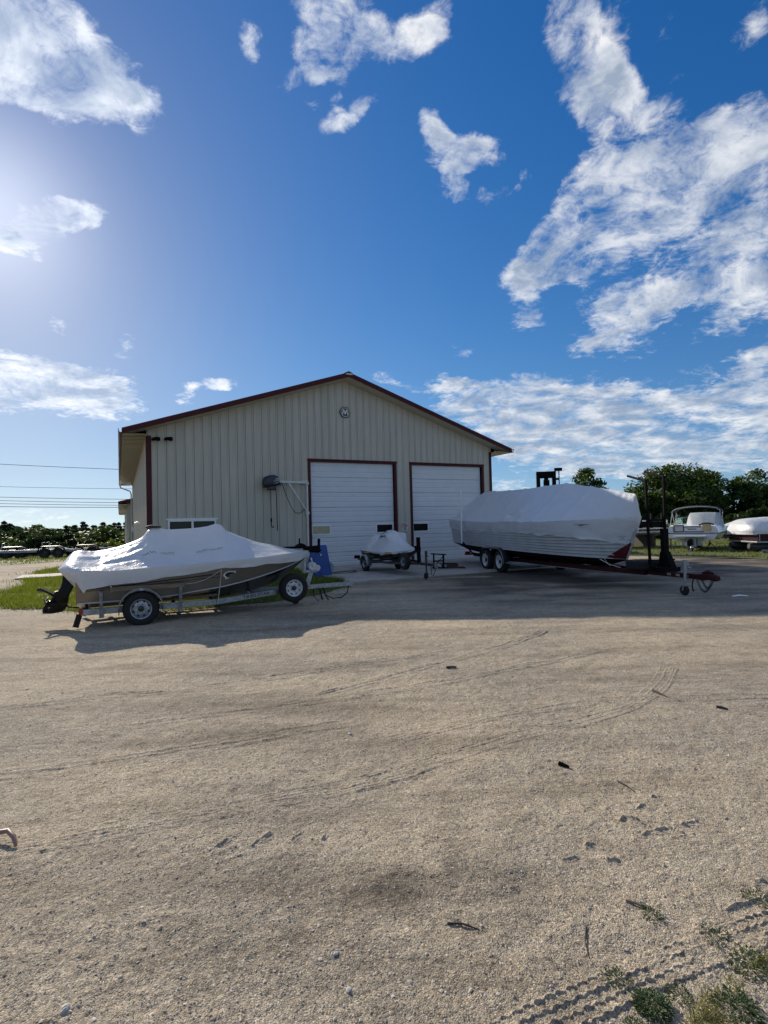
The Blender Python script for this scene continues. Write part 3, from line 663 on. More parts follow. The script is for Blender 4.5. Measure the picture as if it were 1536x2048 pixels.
# roof: ribbed steel sheets on both slopes, ridge cap
r = MB(); y0, y1 = -FP, DEP+FP*.4
for sg in (-1, 1):
    sx = WID/2+sg*(WID/2+OH)
    q = []; n = int((y1-y0)/.2955)
    for i in range(n+1):
        yy = y0+i*.2955
        for dy, dz in ((0, 0), (.03, .026), (.055, .026), (.085, 0)):
            if yy+dy <= y1: q.append((yy+dy, dz))
    q.append((y1, 0))
    r.loft([[(WID/2, y, ZR+dz+.012) for y, dz in q], [(sx, y, ZE+dz+.012) for y, dz in q]])
    r.add([(WID/2, y0, ZR), (sx, y0, ZE), (sx, y1, ZE), (WID/2, y1, ZR)], [(0, 1, 2, 3)])
rf = r.build('roof', 'roofing', bld)
c_ = MB()
c_.loft([[(WID/2+x, y0-.02, ZR+z) for x, z in ((-.16, -.005), (-.02, .06), (.02, .06), (.16, -.005))], [(WID/2+x, y1, ZR+z) for x, z in ((-.16, -.005), (-.02, .06), (.02, .06), (.16, -.005))]], cap0=True)
c_.build('ridge_cap', 'roofing', rf, thick=.01)
f_ = MB()                                      # rake boards, two steps deep
for sg in (-1, 1):
    sx = WID/2+sg*(WID/2+OH)
    for (ya, yb, za, zb) in ((-FP-.03, -FP+.0, .02, -TH), (-FP-.045, -FP-.03, .02, -.07)):
        f_.loft([[(WID/2, y, ZR+z) for y, z in ((ya, za), (yb, za), (yb, zb), (ya, zb))], [(sx, y, ZE+z) for y, z in ((ya, za), (yb, za), (yb, zb), (ya, zb))]], closed=True, cap0=True, cap1=True)
f_.build('rake_trim', 'maroon', bld)
cc = MB(); cc.box((WID/2, -FP-.05, ZR-.055), (.27, .012, .05)); cc.build('ridge_vent', 'off_white', bld)
so_ = MB()                                     # soffits: along the rakes and under the long eaves (boards across)
for sg in (-1, 1):
    sx = WID/2+sg*(WID/2+OH)
    so_.add([(WID/2, -FP, ZR-TH), (sx, -FP, ZE-TH), (sx, -.004, ZE-TH), (WID/2, -.004, ZR-TH)], [(0, 1, 2, 3)])
    wx = 0. if sg < 0 else WID
    t = -FP
    while t < DEP-.05:
        a_, c2_ = t, t+.27
        so_.add([(sx, a_, ZE-TH), (wx, a_, ZE-TH+.03), (wx, c2_, ZE-TH+.03), (sx, c2_, ZE-TH)], [(0, 1, 2, 3)])
        so_.add([(sx, c2_, ZE-TH), (wx, c2_, ZE-TH+.03), (wx, c2_, ZE-TH+.075), (sx, c2_, ZE-TH+.045)], [(0, 1, 2, 3)])
        so_.add([(sx, c2_, ZE-TH+.045), (wx, c2_, ZE-TH+.075), (wx, c2_+.03, ZE-TH+.075), (sx, c2_+.03, ZE-TH+.045)], [(0, 1, 2, 3)])
        so_.add([(sx, c2_+.03, ZE-TH), (wx, c2_+.03, ZE-TH+.03), (wx, c2_+.03, ZE-TH+.075), (sx, c2_+.03, ZE-TH+.045)], [(0, 1, 2, 3)])
        t += .30
so_.build('soffit', 'soffit', bld)
sv = MB(); t = -FP+.27  # dark strips painted in for the shade between the soffit boards
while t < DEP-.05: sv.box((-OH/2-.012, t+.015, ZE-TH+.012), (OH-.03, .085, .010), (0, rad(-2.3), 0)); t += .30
MT['shade_dark'] = mat('shade_dark', (.07, .06, .045), .8); sv.build('soffit_shade_strip', 'shade_dark', bld)
for sg in (-1, 1):
    sx = WID/2+sg*(WID/2+OH); g = MB()
    g.loft([[(sx+sg*x, y, ZE+z) for x, z in ((0, .02), (0, -TH), (.08, -TH), (.12, -.07), (.12, .0), (.105, .0), (.10, -.06), (.07, -.12), (.02, -.12), (.015, .02))] for y in (-FP-.045, DEP+.22)], closed=True, cap0=True, cap1=True)
    gt = g.build('gutter', 'maroon', bld)
    dx = 0 if sg < 0 else WID
    dn = MB(); dn.tube([(sx+sg*.05, DEP-.05, ZE-TH), (sx+sg*.02, DEP-.06, ZE-.30), (dx+sg*.18, DEP-.30, ZE-.55), (dx+sg*.10, DEP-.32, ZE-.75), (dx+sg*.10, DEP-.32, .12)], .045, 8); dn.build('downspout', 'off_white', bld, smooth=40)
for sx, sg in ((0., -1), (WID, 1)):
    for sy, s2 in ((0., -1), (DEP, 1)):
        if s2 > 0 and sg > 0: continue
        zt = ZE-.10; ct = MB()
        ct.box((sx-sg*.065, sy+s2*.014, zt/2), (.155, .028, zt)); ct.box((sx+sg*.0135, sy-s2*.075, zt/2), (.027, .15, zt)); ct.build('corner_trim', 'maroon', bld)
# overhead doors
for di, (a, c, z0, z1) in enumerate(holes[:2]):
    d = MB(); n = 7; hh = 4.10/n
    for i in range(n):
        z = i*hh; wn_ = (i == 1 if False else i == 2)
        # sectional panel: two long pressed ribs per section
        prof = [(0, z+.004), (.0, z+hh*.28), (.008, z+hh*.31), (.008, z+hh*.36), (0, z+hh*.39), (0, z+hh*.63), (.008, z+hh*.66), (.008, z+hh*.71), (0, z+hh*.74), (0, z+hh-.014), (.024, z+hh-.006), (.024, z+hh)]
        d.loft([[(a, .085+y, zz) for y, zz in prof], [(c, .085+y, zz) for y, zz in prof]])
    door = d.build('garage_door', 'door_white', bld)
    sl_ = MB(); sl_.box(((a+c)/2, .075, .018), (c-a, .05, .03)); sl_.build('bottom_seal', 'rubber', door)
    for x in (a+.018, c-.018): tr_ = MB(); tr_.box((x, .065, z1/2), (.036, .03, z1)); tr_.build('weather_strip', 'satin_black' if x > (a+c)/2 else 'door_white', door)
    jm = MB()
    for x, sg in ((a, -1), (c, 1)):
        jm.box((x+sg*.05, -.018, (z1+.053)/2), (.10, .036, z1+.053)); jm.box((x-sg*.006, .03, z1/2), (.012, .10, z1))
    jm.box(((a+c)/2, -.020, z1+.055), (c-a+.22, .044, .10)); jm.box(((a+c)/2, .03, z1-.006), (c-a-.03, .10, .012))
    jm.box(((a+c)/2, -.050, z1+.085), (c-a+.22, .03, .03))
    jm.build('door_frame', 'maroon', door)
    zc = hh*2+.29
    for k_, x in enumerate((a+.42, c-.47)):
        wf = MB(); ww, wh = .70, .30
        for (cx_, cz_, lx, lz) in ((0, wh/2+.022, ww+.09, .045), (0, -wh/2-.022, ww+.09, .045), (-ww/2-.022, 0, .045, wh), (ww/2+.022, 0, .045, wh)):
            wf.box((x+cx_, .079, zc+cz_), (lx, .03, lz))
        wdo = wf.build('window', 'white', door)
        pn = MB(); pn.box((x, .081, zc), (ww, .008, wh)); pn.build('pane', 'pane_beige' if (k_ == 0 and di == 0) else 'pane', wdo)
# office window beside the doors
a, c, z0, z1 = holes[2]; wf = MB()
for (cx_, cz_, lx, lz) in (((a+c)/2, z1-.03, c-a, .06), ((a+c)/2, z0+.03, c-a, .06), (a+.03, (z0+z1)/2, .06, z1-z0-.12), (c-.03, (z0+z1)/2, .06, z1-z0-.12), ((a+c)/2, (z0+z1)/2, .07, z1-z0-.12)):
    wf.box((cx_, .0, cz_), (lx, .09, lz))
wf.box(((a+c)/2, -.01, z1+.02), (c-a+.1, .06, .05)); wo = wf.build('window', 'white', bld)
for x0_, x1_ in ((a+.06, (a+c)/2-.035), ((a+c)/2+.035, c-.06)):
    pn = MB(); pn.box(((x0_+x1_)/2, .03, (z0+z1)/2), (x1_-x0_, .01, z1-z0-.12)); pn.build('pane', 'pane', wo)
# gable emblem: six-sided plaque with a block letter
def facade_pt(px, py):
    d = ray(px, py); o = Vector((0, 0, EYE)); t = (BO-o).dot(BV)/d.dot(BV); p = o+d*t-BO; return p.dot(BU), p.z
es, ez = facade_pt(689, 825); R6 = .235
hexa = lambda r, y: [(es+r*math.cos(pi/3*i), y, ez+r*math.sin(pi/3*i)) for i in range(6)]
em = MB(); em.loft([hexa(R6, -.03), hexa(R6, -.06)], closed=True, cap0=True, cap1=True); emb = em.build('gable_emblem', 'ink', bld)
em = MB(); ri, ro = R6*.86, R6*.74
for i in range(6):
    a1, a2 = pi/3*i, pi/3*(i+1); P4 = [(r_*math.cos(q_), r_*math.sin(q_)) for r_, q_ in ((ri, a1), (ri, a2), (ro, a2), (ro, a1))]
    em.prism([(es+x, ez+z) for x, z in P4], -.066, -.061)
u_ = R6*.62
for q_, poly in enumerate(([(-.92, -.66), (-.66, .74), (-.34, .74), (-.58, -.66)], [(.58, -.66), (.34, .74), (.66, .74), (.92, -.66)], [(-.62, .74), (-.22, .74), (.16, -.62), (-.16, -.62)], [(.62, .74), (.22, .74), (-.16, -.62), (.16, -.62)])):
    em.prism([(es+x*u_, ez+z*u_) for x, z in poly], -.066-.0012*q_, -.0605)
em.build('emblem_letter', 'off_white', emb)
for px in (306, 331):                          # two flood lamps on the wall under the rake
    s0, zc = facade_pt(px, 879); fl = MB(); fl.box((s0, -.035, zc), (.08, .07, .08)); fl.tube([(s0, -.06, zc), (s0+.05, -.17, zc-.01)], .018, 6)
    fb = fl.build('flood_lamp', 'satin_black', bld); hd = MB(); hd.tube([(s0-.04, -.13, zc+.0), (s0+.02, -.18, zc+.0), (s0+.12, -.26, zc-.015), (s0+.17, -.30, zc-.02)], [.03, .055, .07, .072], 10); hd.build('lamp_head', 'satin_black', fb, smooth=40)
mb_ = MB(); mb_.box((-.06, DEP-.55, 1.75), (.10, .22, .36)); mb_.build('meter_box', 'white', bld, bevel=.01)
fx = MB(); fx.tube([(-.02, 7.2, 1.95), (-.10, 7.2, 2.0), (-.2, 7.2, 1.93)], [.03, .05, .075], 8); fx.build('wall_lamp', 'white', bld, smooth=40)
# lower wing behind
wg = MB(); wx0, wx1, wy0, wy1, we = -.30, 10, DEP+.05, DEP+24, 3.55
wg.add([(wx0, wy0, 0), (wx1, wy0, 0), (wx1, wy0, 3.5), (wx0, wy0, 3.5), (wx0, wy1, 0), (wx1, wy1, 0), (wx1, wy1, 3.5), (wx0, wy1, 3.5)], [(0, 1, 2, 3), (4, 0, 3, 7), (1, 5, 6, 2), (5, 4, 7, 6)])
t = wy0+.3
while t < wy1:
    q = [(-.03, 0), (-.014, -.026), (.014, -.026), (.03, 0)]; wg.loft([[(wx0+y, t+x, 0) for x, y in q], [(wx0+y, t+x, 3.45) for x, y in q]]); t += .2955
wg.build('wing_wall', 'siding', bld)
wr = MB(); wr.loft([[(-.85, y, 3.62), (4.6, y, 5.0), (10.3, y, 3.55), (10.3, y, 3.45), (4.6, y, 4.9), (-.85, y, 3.50)] for y in (wy0-.35, wy1+.3)], closed=True, cap0=True, cap1=True); wr.build('wing_roof', 'roofing', bld)
wt_ = MB(); wt_.loft([[(-.86, y, 3.65), (.25, y, 3.93), (.25, y, 3.76), (-.86, y, 3.48)] for y in (wy0-.38, wy0-.352)], closed=True, cap0=True, cap1=True); wt_.box((-.88, (wy0+wy1)/2, 3.55), (.05, wy1-wy0+.7, .17)); wt_.build('wing_trim', 'maroon', bld)
ws_ = MB(); ws_.box((-.59, (wy0+wy1)/2, 3.43), (.52, wy1-wy0+.6, .04)); ws_.build('wing_soffit', 'soffit', bld)
wd = MB(); wd.tube([(-.84, wy0-.2, 3.47), (-.72, wy0-.1, 3.2), (-.38, wy0+.05, 3.05), (-.37, wy0+.1, .1)], .04, 8); wd.build('downspout', 'off_white', bld, smooth=40)
# ------------------------------------------------------------------ shared boat-yard parts
def wheel(parent, c, R, wd, rr, side=-1, rim='rim_white', name='wheel', flat=False, hub='steel_dark', holes=8):
    # tyre and pressed rim; side = which way (along y) the rim face looks
    M = Matrix.Translation(c) @ (Matrix.Identity(4) if flat else Euler((rad(90)*(1 if side < 0 else -1), 0, 0)).to_matrix().to_4x4())
    h = wd/2; m = MB()
    m.lathe([(.001, h*.35), (rr*.30, h*.42), (rr*.30, h*.70), (rr*.22, h*.80), (.001, h*.82)], M, 14)
    for i in range(5):
        a = 2*pi*i/5; m.tube([M @ Vector((rr*.42*math.cos(a), rr*.42*math.sin(a), h*.40)), M @ Vector((rr*.42*math.cos(a), rr*.42*math.sin(a), h*.56))], rr*.055, 6)
    w = m.build(name, hub, parent, smooth=40)
    t = MB(); t.lathe([(rr*.97, -h*.80), (rr*1.12, -h*.98), (R*.90, -h*1.0), (R*.985, -h*.80), (R, -h*.55), (R, h*.55), (R*.985, h*.80), (R*.90, h*1.0), (rr*1.25, h*1.02), (rr*1.12, h*.98), (rr*.97, h*.80)], M, 36, close=True)
    for k in range(3):                          # tread grooves as shallow raised ribs
        z = (-.5+k*.5)*h; t.lathe([(R*.995, z-h*.13), (R*1.012, z-h*.10), (R*1.012, z+h*.10), (R*.995, z+h*.13)], M, 36)
    t.build('tyre', 'rubber', w, smooth=50)
    r = MB(); r.lathe([(rr*1.02, h*.86), (rr*1.03, h*.93), (rr*.95, h*.90), (rr*.88, h*.55), (rr*.80, h*.36), (rr*.62, h*.46), (rr*.42, h*.44), (.001, h*.44)], M, 32)
    nf0 = len(r.f); hl = r
    for i in range(holes):
        a = 2*pi*(i+.5)/holes; ca, sa = math.cos(a), math.sin(a); q = rr*.10
        vs = [M @ Vector((rr*.73*ca+q*math.cos(b_)*1.15, rr*.73*sa+q*math.sin(b_)*1.15, h*.425)) for b_ in [2*pi*k/8 for k in range(8)]]
        vs += [M @ Vector((rr*.73*ca+q*math.cos(b_)*1.15, rr*.73*sa+q*math.sin(b_)*1.15, h*.34)) for b_ in [2*pi*k/8 for k in range(8)]]
        hl.add(vs, [tuple(range(8))]+[(k, (k+1) % 8, 8+(k+1) % 8, 8+k) for k in range(8)])
    rim_o = r.build('rim', rim, w, smooth=35); rim_o.data.materials.append(MT['black'])
    for pg in list(rim_o.data.polygons)[nf0:]: pg.material_index = 1; pg.use_smooth = False
    return w
def fender(parent, c, R, wd, x0, x1, m='galv', name='fender'):
    # mudguard over one wheel (x0==x1) or two: flat top with quarter-round ends
    pts = [(x0-R*math.cos(rad(a)), R*math.sin(rad(a))) for a in range(-14, 91, 8)]+[(x1+R*math.cos(rad(a)), R*math.sin(rad(a))) for a in range(90, -15, -8)]
    f = MB(); f.loft([[(c[0]+x, c[1]+y, c[2]+z+dz) for x, z in pts] for y, dz in ((-wd/2, -.035), (-wd/2, 0), (-wd*.3, .012), (wd/2, .012))])
    return f.build(name, m, parent, smooth=60, thick=.006)
def jack(parent, x, y, z0, z1, m='galv', wheel_r=.09):
    j = MB(); j.tube([(x, y, z0+wheel_r*1.6), (x, y, z1-.12)], .024, 10); j.tube([(x, y, z1-.42), (x, y, z1)], .034, 10)
    j.tube([(x, y, z1-.02), (x+.10, y-.02, z1-.02), (x+.11, y-.02, z1-.16)], .010, 6); j.tube([(x+.11, y-.02, z1-.15), (x+.18, y-.02, z1-.15)], .014, 6)
    j.bar((x-.03, y-.05, z0+wheel_r), (x, y-.05, z0+wheel_r*2), .03, .008, (0, 1, 0)); j.bar((x-.03, y+.05, z0+wheel_r), (x, y+.05, z0+wheel_r*2), .03, .008, (0, 1, 0)); j.box((x, y, z0+wheel_r*2+.01), (.06, .12, .02))
    o = j.build('jack', m, parent, smooth=40)
    w = MB(); w.lathe([(.02, -.035), (wheel_r*.9, -.035), (wheel_r, -.02), (wheel_r, .02), (wheel_r*.9, .035), (.02, .035)], Matrix.Translation((x-.03, y, z0+wheel_r)) @ Euler((rad(90), 0, 0)).to_matrix().to_4x4(), 18)
    w.build('jack_wheel', 'rubber', o, smooth=40); return o
def chain(parent, a, b, sag, name='safety_chain', m='steel_dark', n=16, r=.009):
    a, b = Vector(a), Vector(b); c = MB()
    for i in range(n):
        p = [a.lerp(b, q)-Vector((0, 0, sag*4*q*(1-q))) for q in (i/n, (i+1)/n)]; t = (p[1]-p[0]); mid = (p[0]+p[1])/2; l = t.length*.72
        t.normalize(); sd = t.cross(Vector((0, 1, 0)) if i % 2 else Vector((.2, 0, 1))).normalized()
        ring = [mid+t*(l*math.cos(k*pi/4))+sd*(r*2.1*math.sin(k*pi/4)) for k in range(9)]; c.tube(ring, r*.62, 5, cap=False)
    return c.build(name, m, parent, smooth=60)
def cover_mesh(xs_, half, zs, zskirt, ztop, sect, wr, ns=16, nk=7, inset=.06, seed=1, endcap=(True, True)):
    # heat-shrunk cover: skirt, gunwale crease and tent; sect(x, q) -> height share at side share q (1 gunwale, 0 middle)
    rings = []
    for i, x in enumerate(xs_):
        b = half(x); zg = zs(x); zk = zskirt(x); zt = ztop(x); ring = []
        prof = [(b-inset*(1-k/nk)*1.0-.0, zk+(zg-zk)*k/nk) for k in range(nk)]+[(b*(1-j/ns), zg+(zt-zg)*sect(x, 1-j/ns)) for j in range(ns+1)]
        full = [(-y, z) for y, z in prof]+[(y, z) for y, z in prof[-2::-1]]
        for k, (y, z) in enumerate(full):
            dx, dy, dz = wr(x, k/(len(full)-1)*2-1, y, z); ring.append((x+dx, y+dy, z+dz))
        rings.append(ring)
    m = MB(); m.loft(rings)
    n = len(rings[0])
    for e, ring in ((0, rings[0]), (1, rings[-1])):
        if endcap[e]:
            o = len(m.v); m.v += ring; half_n = n//2
            for k in range(half_n-0):
                a, b_, c, d = k, k+1, n-2-k, n-1-k
                if b_ < c: m.f.append((o+a, o+b_, o+c, o+d))
                elif b_ == c: m.f.append((o+a, o+b_, o+d))
    return m
f1 = lambda x, y, s=0, o=3: float(fbm(np.array(float(x)), np.array(float(y)), s, o))

# ------------------------------------------------------------------ left boat on its trailer
LB = Vector((-4.54, 9.79, 0)); LA = rad(25)
lb = thing('fishing_boat', 'pewter fishing boat shrink-wrapped in white with a black outboard, on the galvanised trailer at left', 'boat', LB, LA)
T_half = [(-1.25, .55), (-1.12, .80), (-1.0, .90), (-.6, .93), (1.2, .93), (1.7, .88), (2.2, .74), (2.7, .50), (3.0, .28), (3.15, .13), (3.22, .05)]
T_gun = [(-1.25, .99), (-1.0, .985), (-.4, .955), (.3, .98), (.75, .99), (1.4, 1.02), (2.1, 1.05), (2.9, 1.09), (3.22, 1.09)]
T_sk = [(-1.25, .60), (-1.0, .60), (-.8, .65), (-.43, .70), (.4, .775), (1.4, .875), (2.1, .905), (2.9, .925), (3.22, .98)]
T_top = [(-1.25, 1.03), (-1.16, 1.17), (-1.08, 1.255), (-.98, 1.28), (-.75, 1.262), (-.47, 1.30), (-.14, 1.40), (.05, 1.51), (.16, 1.645), (.24, 1.66), (.34, 1.65), (.5, 1.62), (.91, 1.63), (1.2, 1.665), (1.34, 1.70), (1.41, 1.695), (1.57, 1.56), (1.91, 1.41), (2.22, 1.30), (2.5, 1.24), (2.7, 1.18), (3.22, 1.10)]
T_ch = [(-1.0, .42), (-.3, .42), (.3, .43), (.9, .49), (1.4, .545), (2.1, .665), (2.75, .82), (3.05, .93), (3.2, 1.0)]
T_kl = [(-1.0, .25), (1.0, .25), (1.8, .32), (2.5, .50), (2.95, .78), (3.2, .99)]
lbh = lambda x: pchip(x, T_half)
def lsect(x, q):                               # q: 1 at the gunwale, 0 in the middle
    p = 1.0+.55*math.exp(-((x-.75)/.8)**2)
    if x < -.62: p = .42+.9*(x+1.25)/.63*.9 if x > -1.25 else .42
    return (1-q)**p
def lwr(x, k, y, z):
    a = abs(k); tent = max(0, 1-(a/.72)**8)
    st = math.exp(-((x+.5)/.75)**2)
    v = (a*7+x*1.6*(1 if x < .3 else -.5))
    d = (.020*st+.006)*f1(x*.9, v*1.6+3, 5, 3)*tent+.006*f1(x*4, k*9, 8, 3)
    sk_ = max(0, (a-.72)/.28); d2 = sk_*(.022*f1(x*3.1, a*3, 14, 3)+.010*f1(x*9, a*6, 16, 2))
    dx = .30*max(0, min(1, (1.0-z)/.40))*max(0, min(1, (-.80-x)/.40))
    return (dx, (d2+.4*d)*(1 if y > 0 else -1), d+(.035*f1(x*2.2, 0, 22, 3) if a > .985 else 0))
xs_l = list(np.linspace(-1.25, -1.0, 7)[:-1])+list(np.linspace(-1.0, .1, 30)[:-1])+list(np.linspace(.1, .5, 14)[:-1])+list(np.linspace(.5, 1.25, 16)[:-1])+list(np.linspace(1.25, 1.6, 12)[:-1])+list(np.linspace(1.6, 3.22, 36))
cm = cover_mesh(xs_l, lbh, lambda x: pchip(x, T_gun), lambda x: pchip(x, T_sk), lambda x: max(pchip(x, T_top), pchip(x, T_gun)+.004), lsect, lwr, 18, 8, .05)
lcov = cm.build('cover', 'wrap', lb, smooth=75, weld=True)
pk = MB(); pk.tube([(.10, 0, 1.672), (.20, 0, 1.68), (.36, 0, 1.672)], [.02, .032, .02], 8); pk.box((.23, 0, 1.665), (.22, .12, .014)); pk.build('vent_cap', 'steel_dark', lcov, smooth=40)
for sx, seed in ((1.15, 3), (.55, 9), (.25, 5)):      # marker scrawl left on the film
    mk = MB()
    for q in range(4 if sx > 1 else 2):
        pts = []
        for i in range(7):
            x = sx-.22+.12*q+.018*i; kz = .44+.02*math.sin(i*1.9+q*2+seed)+.015*q*(1 if q < 2 else -.5)
            b = lbh(x); zg = pchip(x, T_gun); zt = pchip(x, T_top); yy = -b*(1-kz); pts.append((x, yy-.012, zg+(zt-zg)*lsect(x, 1-kz)+.012))
        mk.tube(pts, .0035, 4)
    mk.build('marker_scrawl', 'steel_dark', lcov)
def hull_ring(x, half, zs, zc, zk, fl=.86, laps=0, lap=.012, flare=lambda x: 0.):
    b = half(x); top = zs(x); ch = min(zc(x), top-.004); k = min(zk(x), ch-.002); bc = b*max(.1, fl-flare(x)); r = []
    n = 10 if not laps else laps
    for i in range(n+1):
        t = i/n; y = b+(bc-b)*(t**1.25); z = top+(ch-top)*t
        if laps and 0 < i: r.append((y+lap, z)); r.append((y, z-.006))
        else: r.append((y, z))
    return r, (bc, ch), k
def hull(name, parent, xs_, half, zs, zc, zk, m_side, m_bot, **kw):
    side = []; bot = []
    for x in xs_:
        r, (bc, ch), k = hull_ring(x, half, zs, zc, zk, **kw)
        side.append([[(x, sg*y, z) for y, z in r] for sg in (-1, 1)])
        bot.append([(x, -bc-.004, ch+.012), (x, -bc, ch), (x, -bc*.5, ch*.45+k*.55+.01), (x, 0, k), (x, bc*.5, ch*.45+k*.55+.01), (x, bc, ch), (x, bc+.004, ch+.012)])
    m = MB(); m.loft([s_[0] for s_ in side]); m.loft([s_[1] for s_ in side])
    a, b_ = side[0]; n = len(a)
    m.loft([a, b_])
    h_ = m.build(name, m_side, parent, smooth=40)
    q = MB(); q.loft(bot, cap0=True); q.build('hull_bottom', m_bot, h_, smooth=40)
    return h_
xs_h = list(np.linspace(-.97, 1.2, 14)[:-1])+list(np.linspace(1.2, 3.2, 34))
lh = hull('hull', lb, xs_h, lambda x: max(.02, lbh(x)-.055), lambda x: pchip(x, T_gun)-.04, lambda x: pchip(x, T_ch), lambda x: pchip(x, T_kl), 'hull_pewter', 'hull_black', fl=.90, flare=lambda x: max(0, (x-1.4))*.16)
def lhull_y(x, z):
    r, (bc, ch), k = hull_ring(x, lambda x: max(.02, lbh(x)-.055), lambda x: pchip(x, T_gun)-.04, lambda x: pchip(x, T_ch), lambda x: pchip(x, T_kl), fl=.90, flare=lambda x: max(0, (x-1.4))*.16)
    zz = [p[1] for p in r][::-1]; yy = [p[0] for p in r][::-1]; return float(np.interp(z, zz, yy))
rl = MB(); rl.tube([(x, -lhull_y(x, pchip(x, T_ch)+.012)-.008, pchip(x, T_ch)+.012) for x in np.linspace(-.95, 3.1, 50)], .012, 6); rl.build('chine_rail', 'gel_grey', lh, smooth=60)
st_ = MB()                                       # two dark pinstripes that rise to the bow
for z0, z1, w_ in ((.655, .80, .020), (.625, .74, .008)):
    pts = [(x, z0+(z1-z0)*((x+.9)/2.2)) for x in np.linspace(-.9, 1.3, 26)]
    st_.loft([[(x, -lhull_y(x, z)-.003, z), (x, -lhull_y(x, z-w_)-.003, z-w_)] for x, z in pts])
st_.build('pinstripe', 'hull_black', lh)
fi = MB(); fo = MB()                             # leaping-fish decal
outl = [(1.36, .76), (1.375, .80), (1.41, .825), (1.46, .84), (1.52, .838), (1.57, .835), (1.60, .845), (1.585, .825), (1.60, .805), (1.56, .815), (1.50, .79), (1.455, .755), (1.44, .72), (1.46, .70), (1.425, .705), (1.40, .685), (1.405, .72), (1.385, .735)]
cx_ = sum(p[0] for p in outl)/len(outl); cz_ = sum(p[1] for p in outl)/len(outl)
for tgt, sc_, off in ((fi, 1.0, .004), (fo, .70, .0065)):
    pp = [(cx_+(x-cx_)*sc_, cz_-.012+(z-cz_)*sc_) for x, z in outl]; vs = [(x, -lhull_y(x, z)-off, z) for x, z in pp]+[(cx_, -lhull_y(cx_, cz_-.012)-off, cz_-.012)]
    tgt.add(vs, [(i, (i+1) % len(pp), len(pp)) for i in range(len(pp))])
fdec = fi.build('fish_decal', 'off_white', lh); fo.build('decal_fill', 'hull_black', fdec)
th_ = MB(); th_.lathe([(.02, -.01), (.02, .01), (.001, .01)], Matrix.Translation((1.95, -lhull_y(1.95, .80), .80)) @ Euler((rad(90), 0, 0)).to_matrix().to_4x4(), 12); th_.build('through_fitting', 'hull_black', lh)
# outboard leg, tilted up
ob = MB()
leg = [(-1.02, 1.00), (-1.23, .97), (-1.235, .79), (-1.27, .67), (-1.31, .60), (-1.36, .585), (-1.39, .52), (-1.385, .47), (-1.30, .36), (-1.22, .33), (-1.16, .37), (-1.15, .49), (-1.06, .67), (-1.04, .76)]
def slab(mb, poly, w0, inset=.02):
    cx = sum(p[0] for p in poly)/len(poly); cz = sum(p[1] for p in poly)/len(poly)
    rings = []
    for y, k in ((-w0, .80), (-w0*.7, .97), (0, 1.0), (w0*.7, .97), (w0, .80)): rings.append([(cx+(x-cx)*k, y, cz+(z-cz)*k) for x, z in poly])
    mb.loft(rings, closed=True, cap0=True, cap1=True)
slab(ob, leg, .115); slab(ob, [(-1.20, .42), (-1.39, .50), (-1.47, .36), (-1.42, .32), (-1.56, .215), (-1.40, .205), (-1.24, .225), (-1.16, .33)], .035)
ax_ = Vector((-.83, 0, .12)).normalized()
ob.tube([Vector((-1.19, 0, .335)), Vector((-1.25, 0, .35)), Vector((-1.34, 0, .366)), Vector((-1.45, 0, .375)), Vector((-1.50, 0, .38))], [.02, .06, .072, .055, .035], 12)
ob.add([(-1.63, 0, .635), (-1.57, -.05, .665), (-1.38, -.10, .56), (-1.33, -.10, .50), (-1.33, .10, .50), (-1.38, .10, .56), (-1.57, .05, .665), (-1.63, 0, .615), (-1.57, -.05, .640), (-1.38, -.10, .535), (-1.33, -.10, .475), (-1.33, .10, .475), (-1.38, .10, .535), (-1.57, .05, .640)],
       [(0, 1, 2, 3, 4, 5, 6), (13, 12, 11, 10, 9, 8, 7)]+[(i, (i+1) % 7, 7+(i+1) % 7, 7+i) for i in range(7)])
obo = ob.build('outboard_motor', 'black', lb, smooth=45)
cl_ = MB(); slab(cl_, [(-1.15, 1.0), (-.72, 1.0), (-.70, 1.18), (-.82, 1.225), (-1.02, 1.215), (-1.13, 1.14)], .17); cl_.build('cowl', 'black', obo, smooth=45)
pr_ = MB(); pc = Vector((-1.50, 0, .38))
for i in range(3):
    a = 2*pi*i/3+.5; rv = Vector((0, math.cos(a), math.sin(a))); tv = Vector((0, -math.sin(a), math.cos(a))); xv = Vector((1, 0, .1))
    pts = []
    for rr_, wv in ((.03, .03), (.07, .062), (.115, .075), (.15, .055), (.165, .02)):
        pts.append([pc+rv*rr_+tv*wv*.8+xv*wv*.5, pc+rv*rr_-tv*wv*.8-xv*wv*.5])
    pr_.loft(pts)
pr_.build('propeller', 'steel_dark', obo, smooth=60, thick=.008)
ts = MB(); ts.tube([(-1.17, -.05, .31), (-1.0, -.05, .28), (-.86, -.05, .26)], .014, 6); ts.build('transom_saver', 'satin_black', obo)
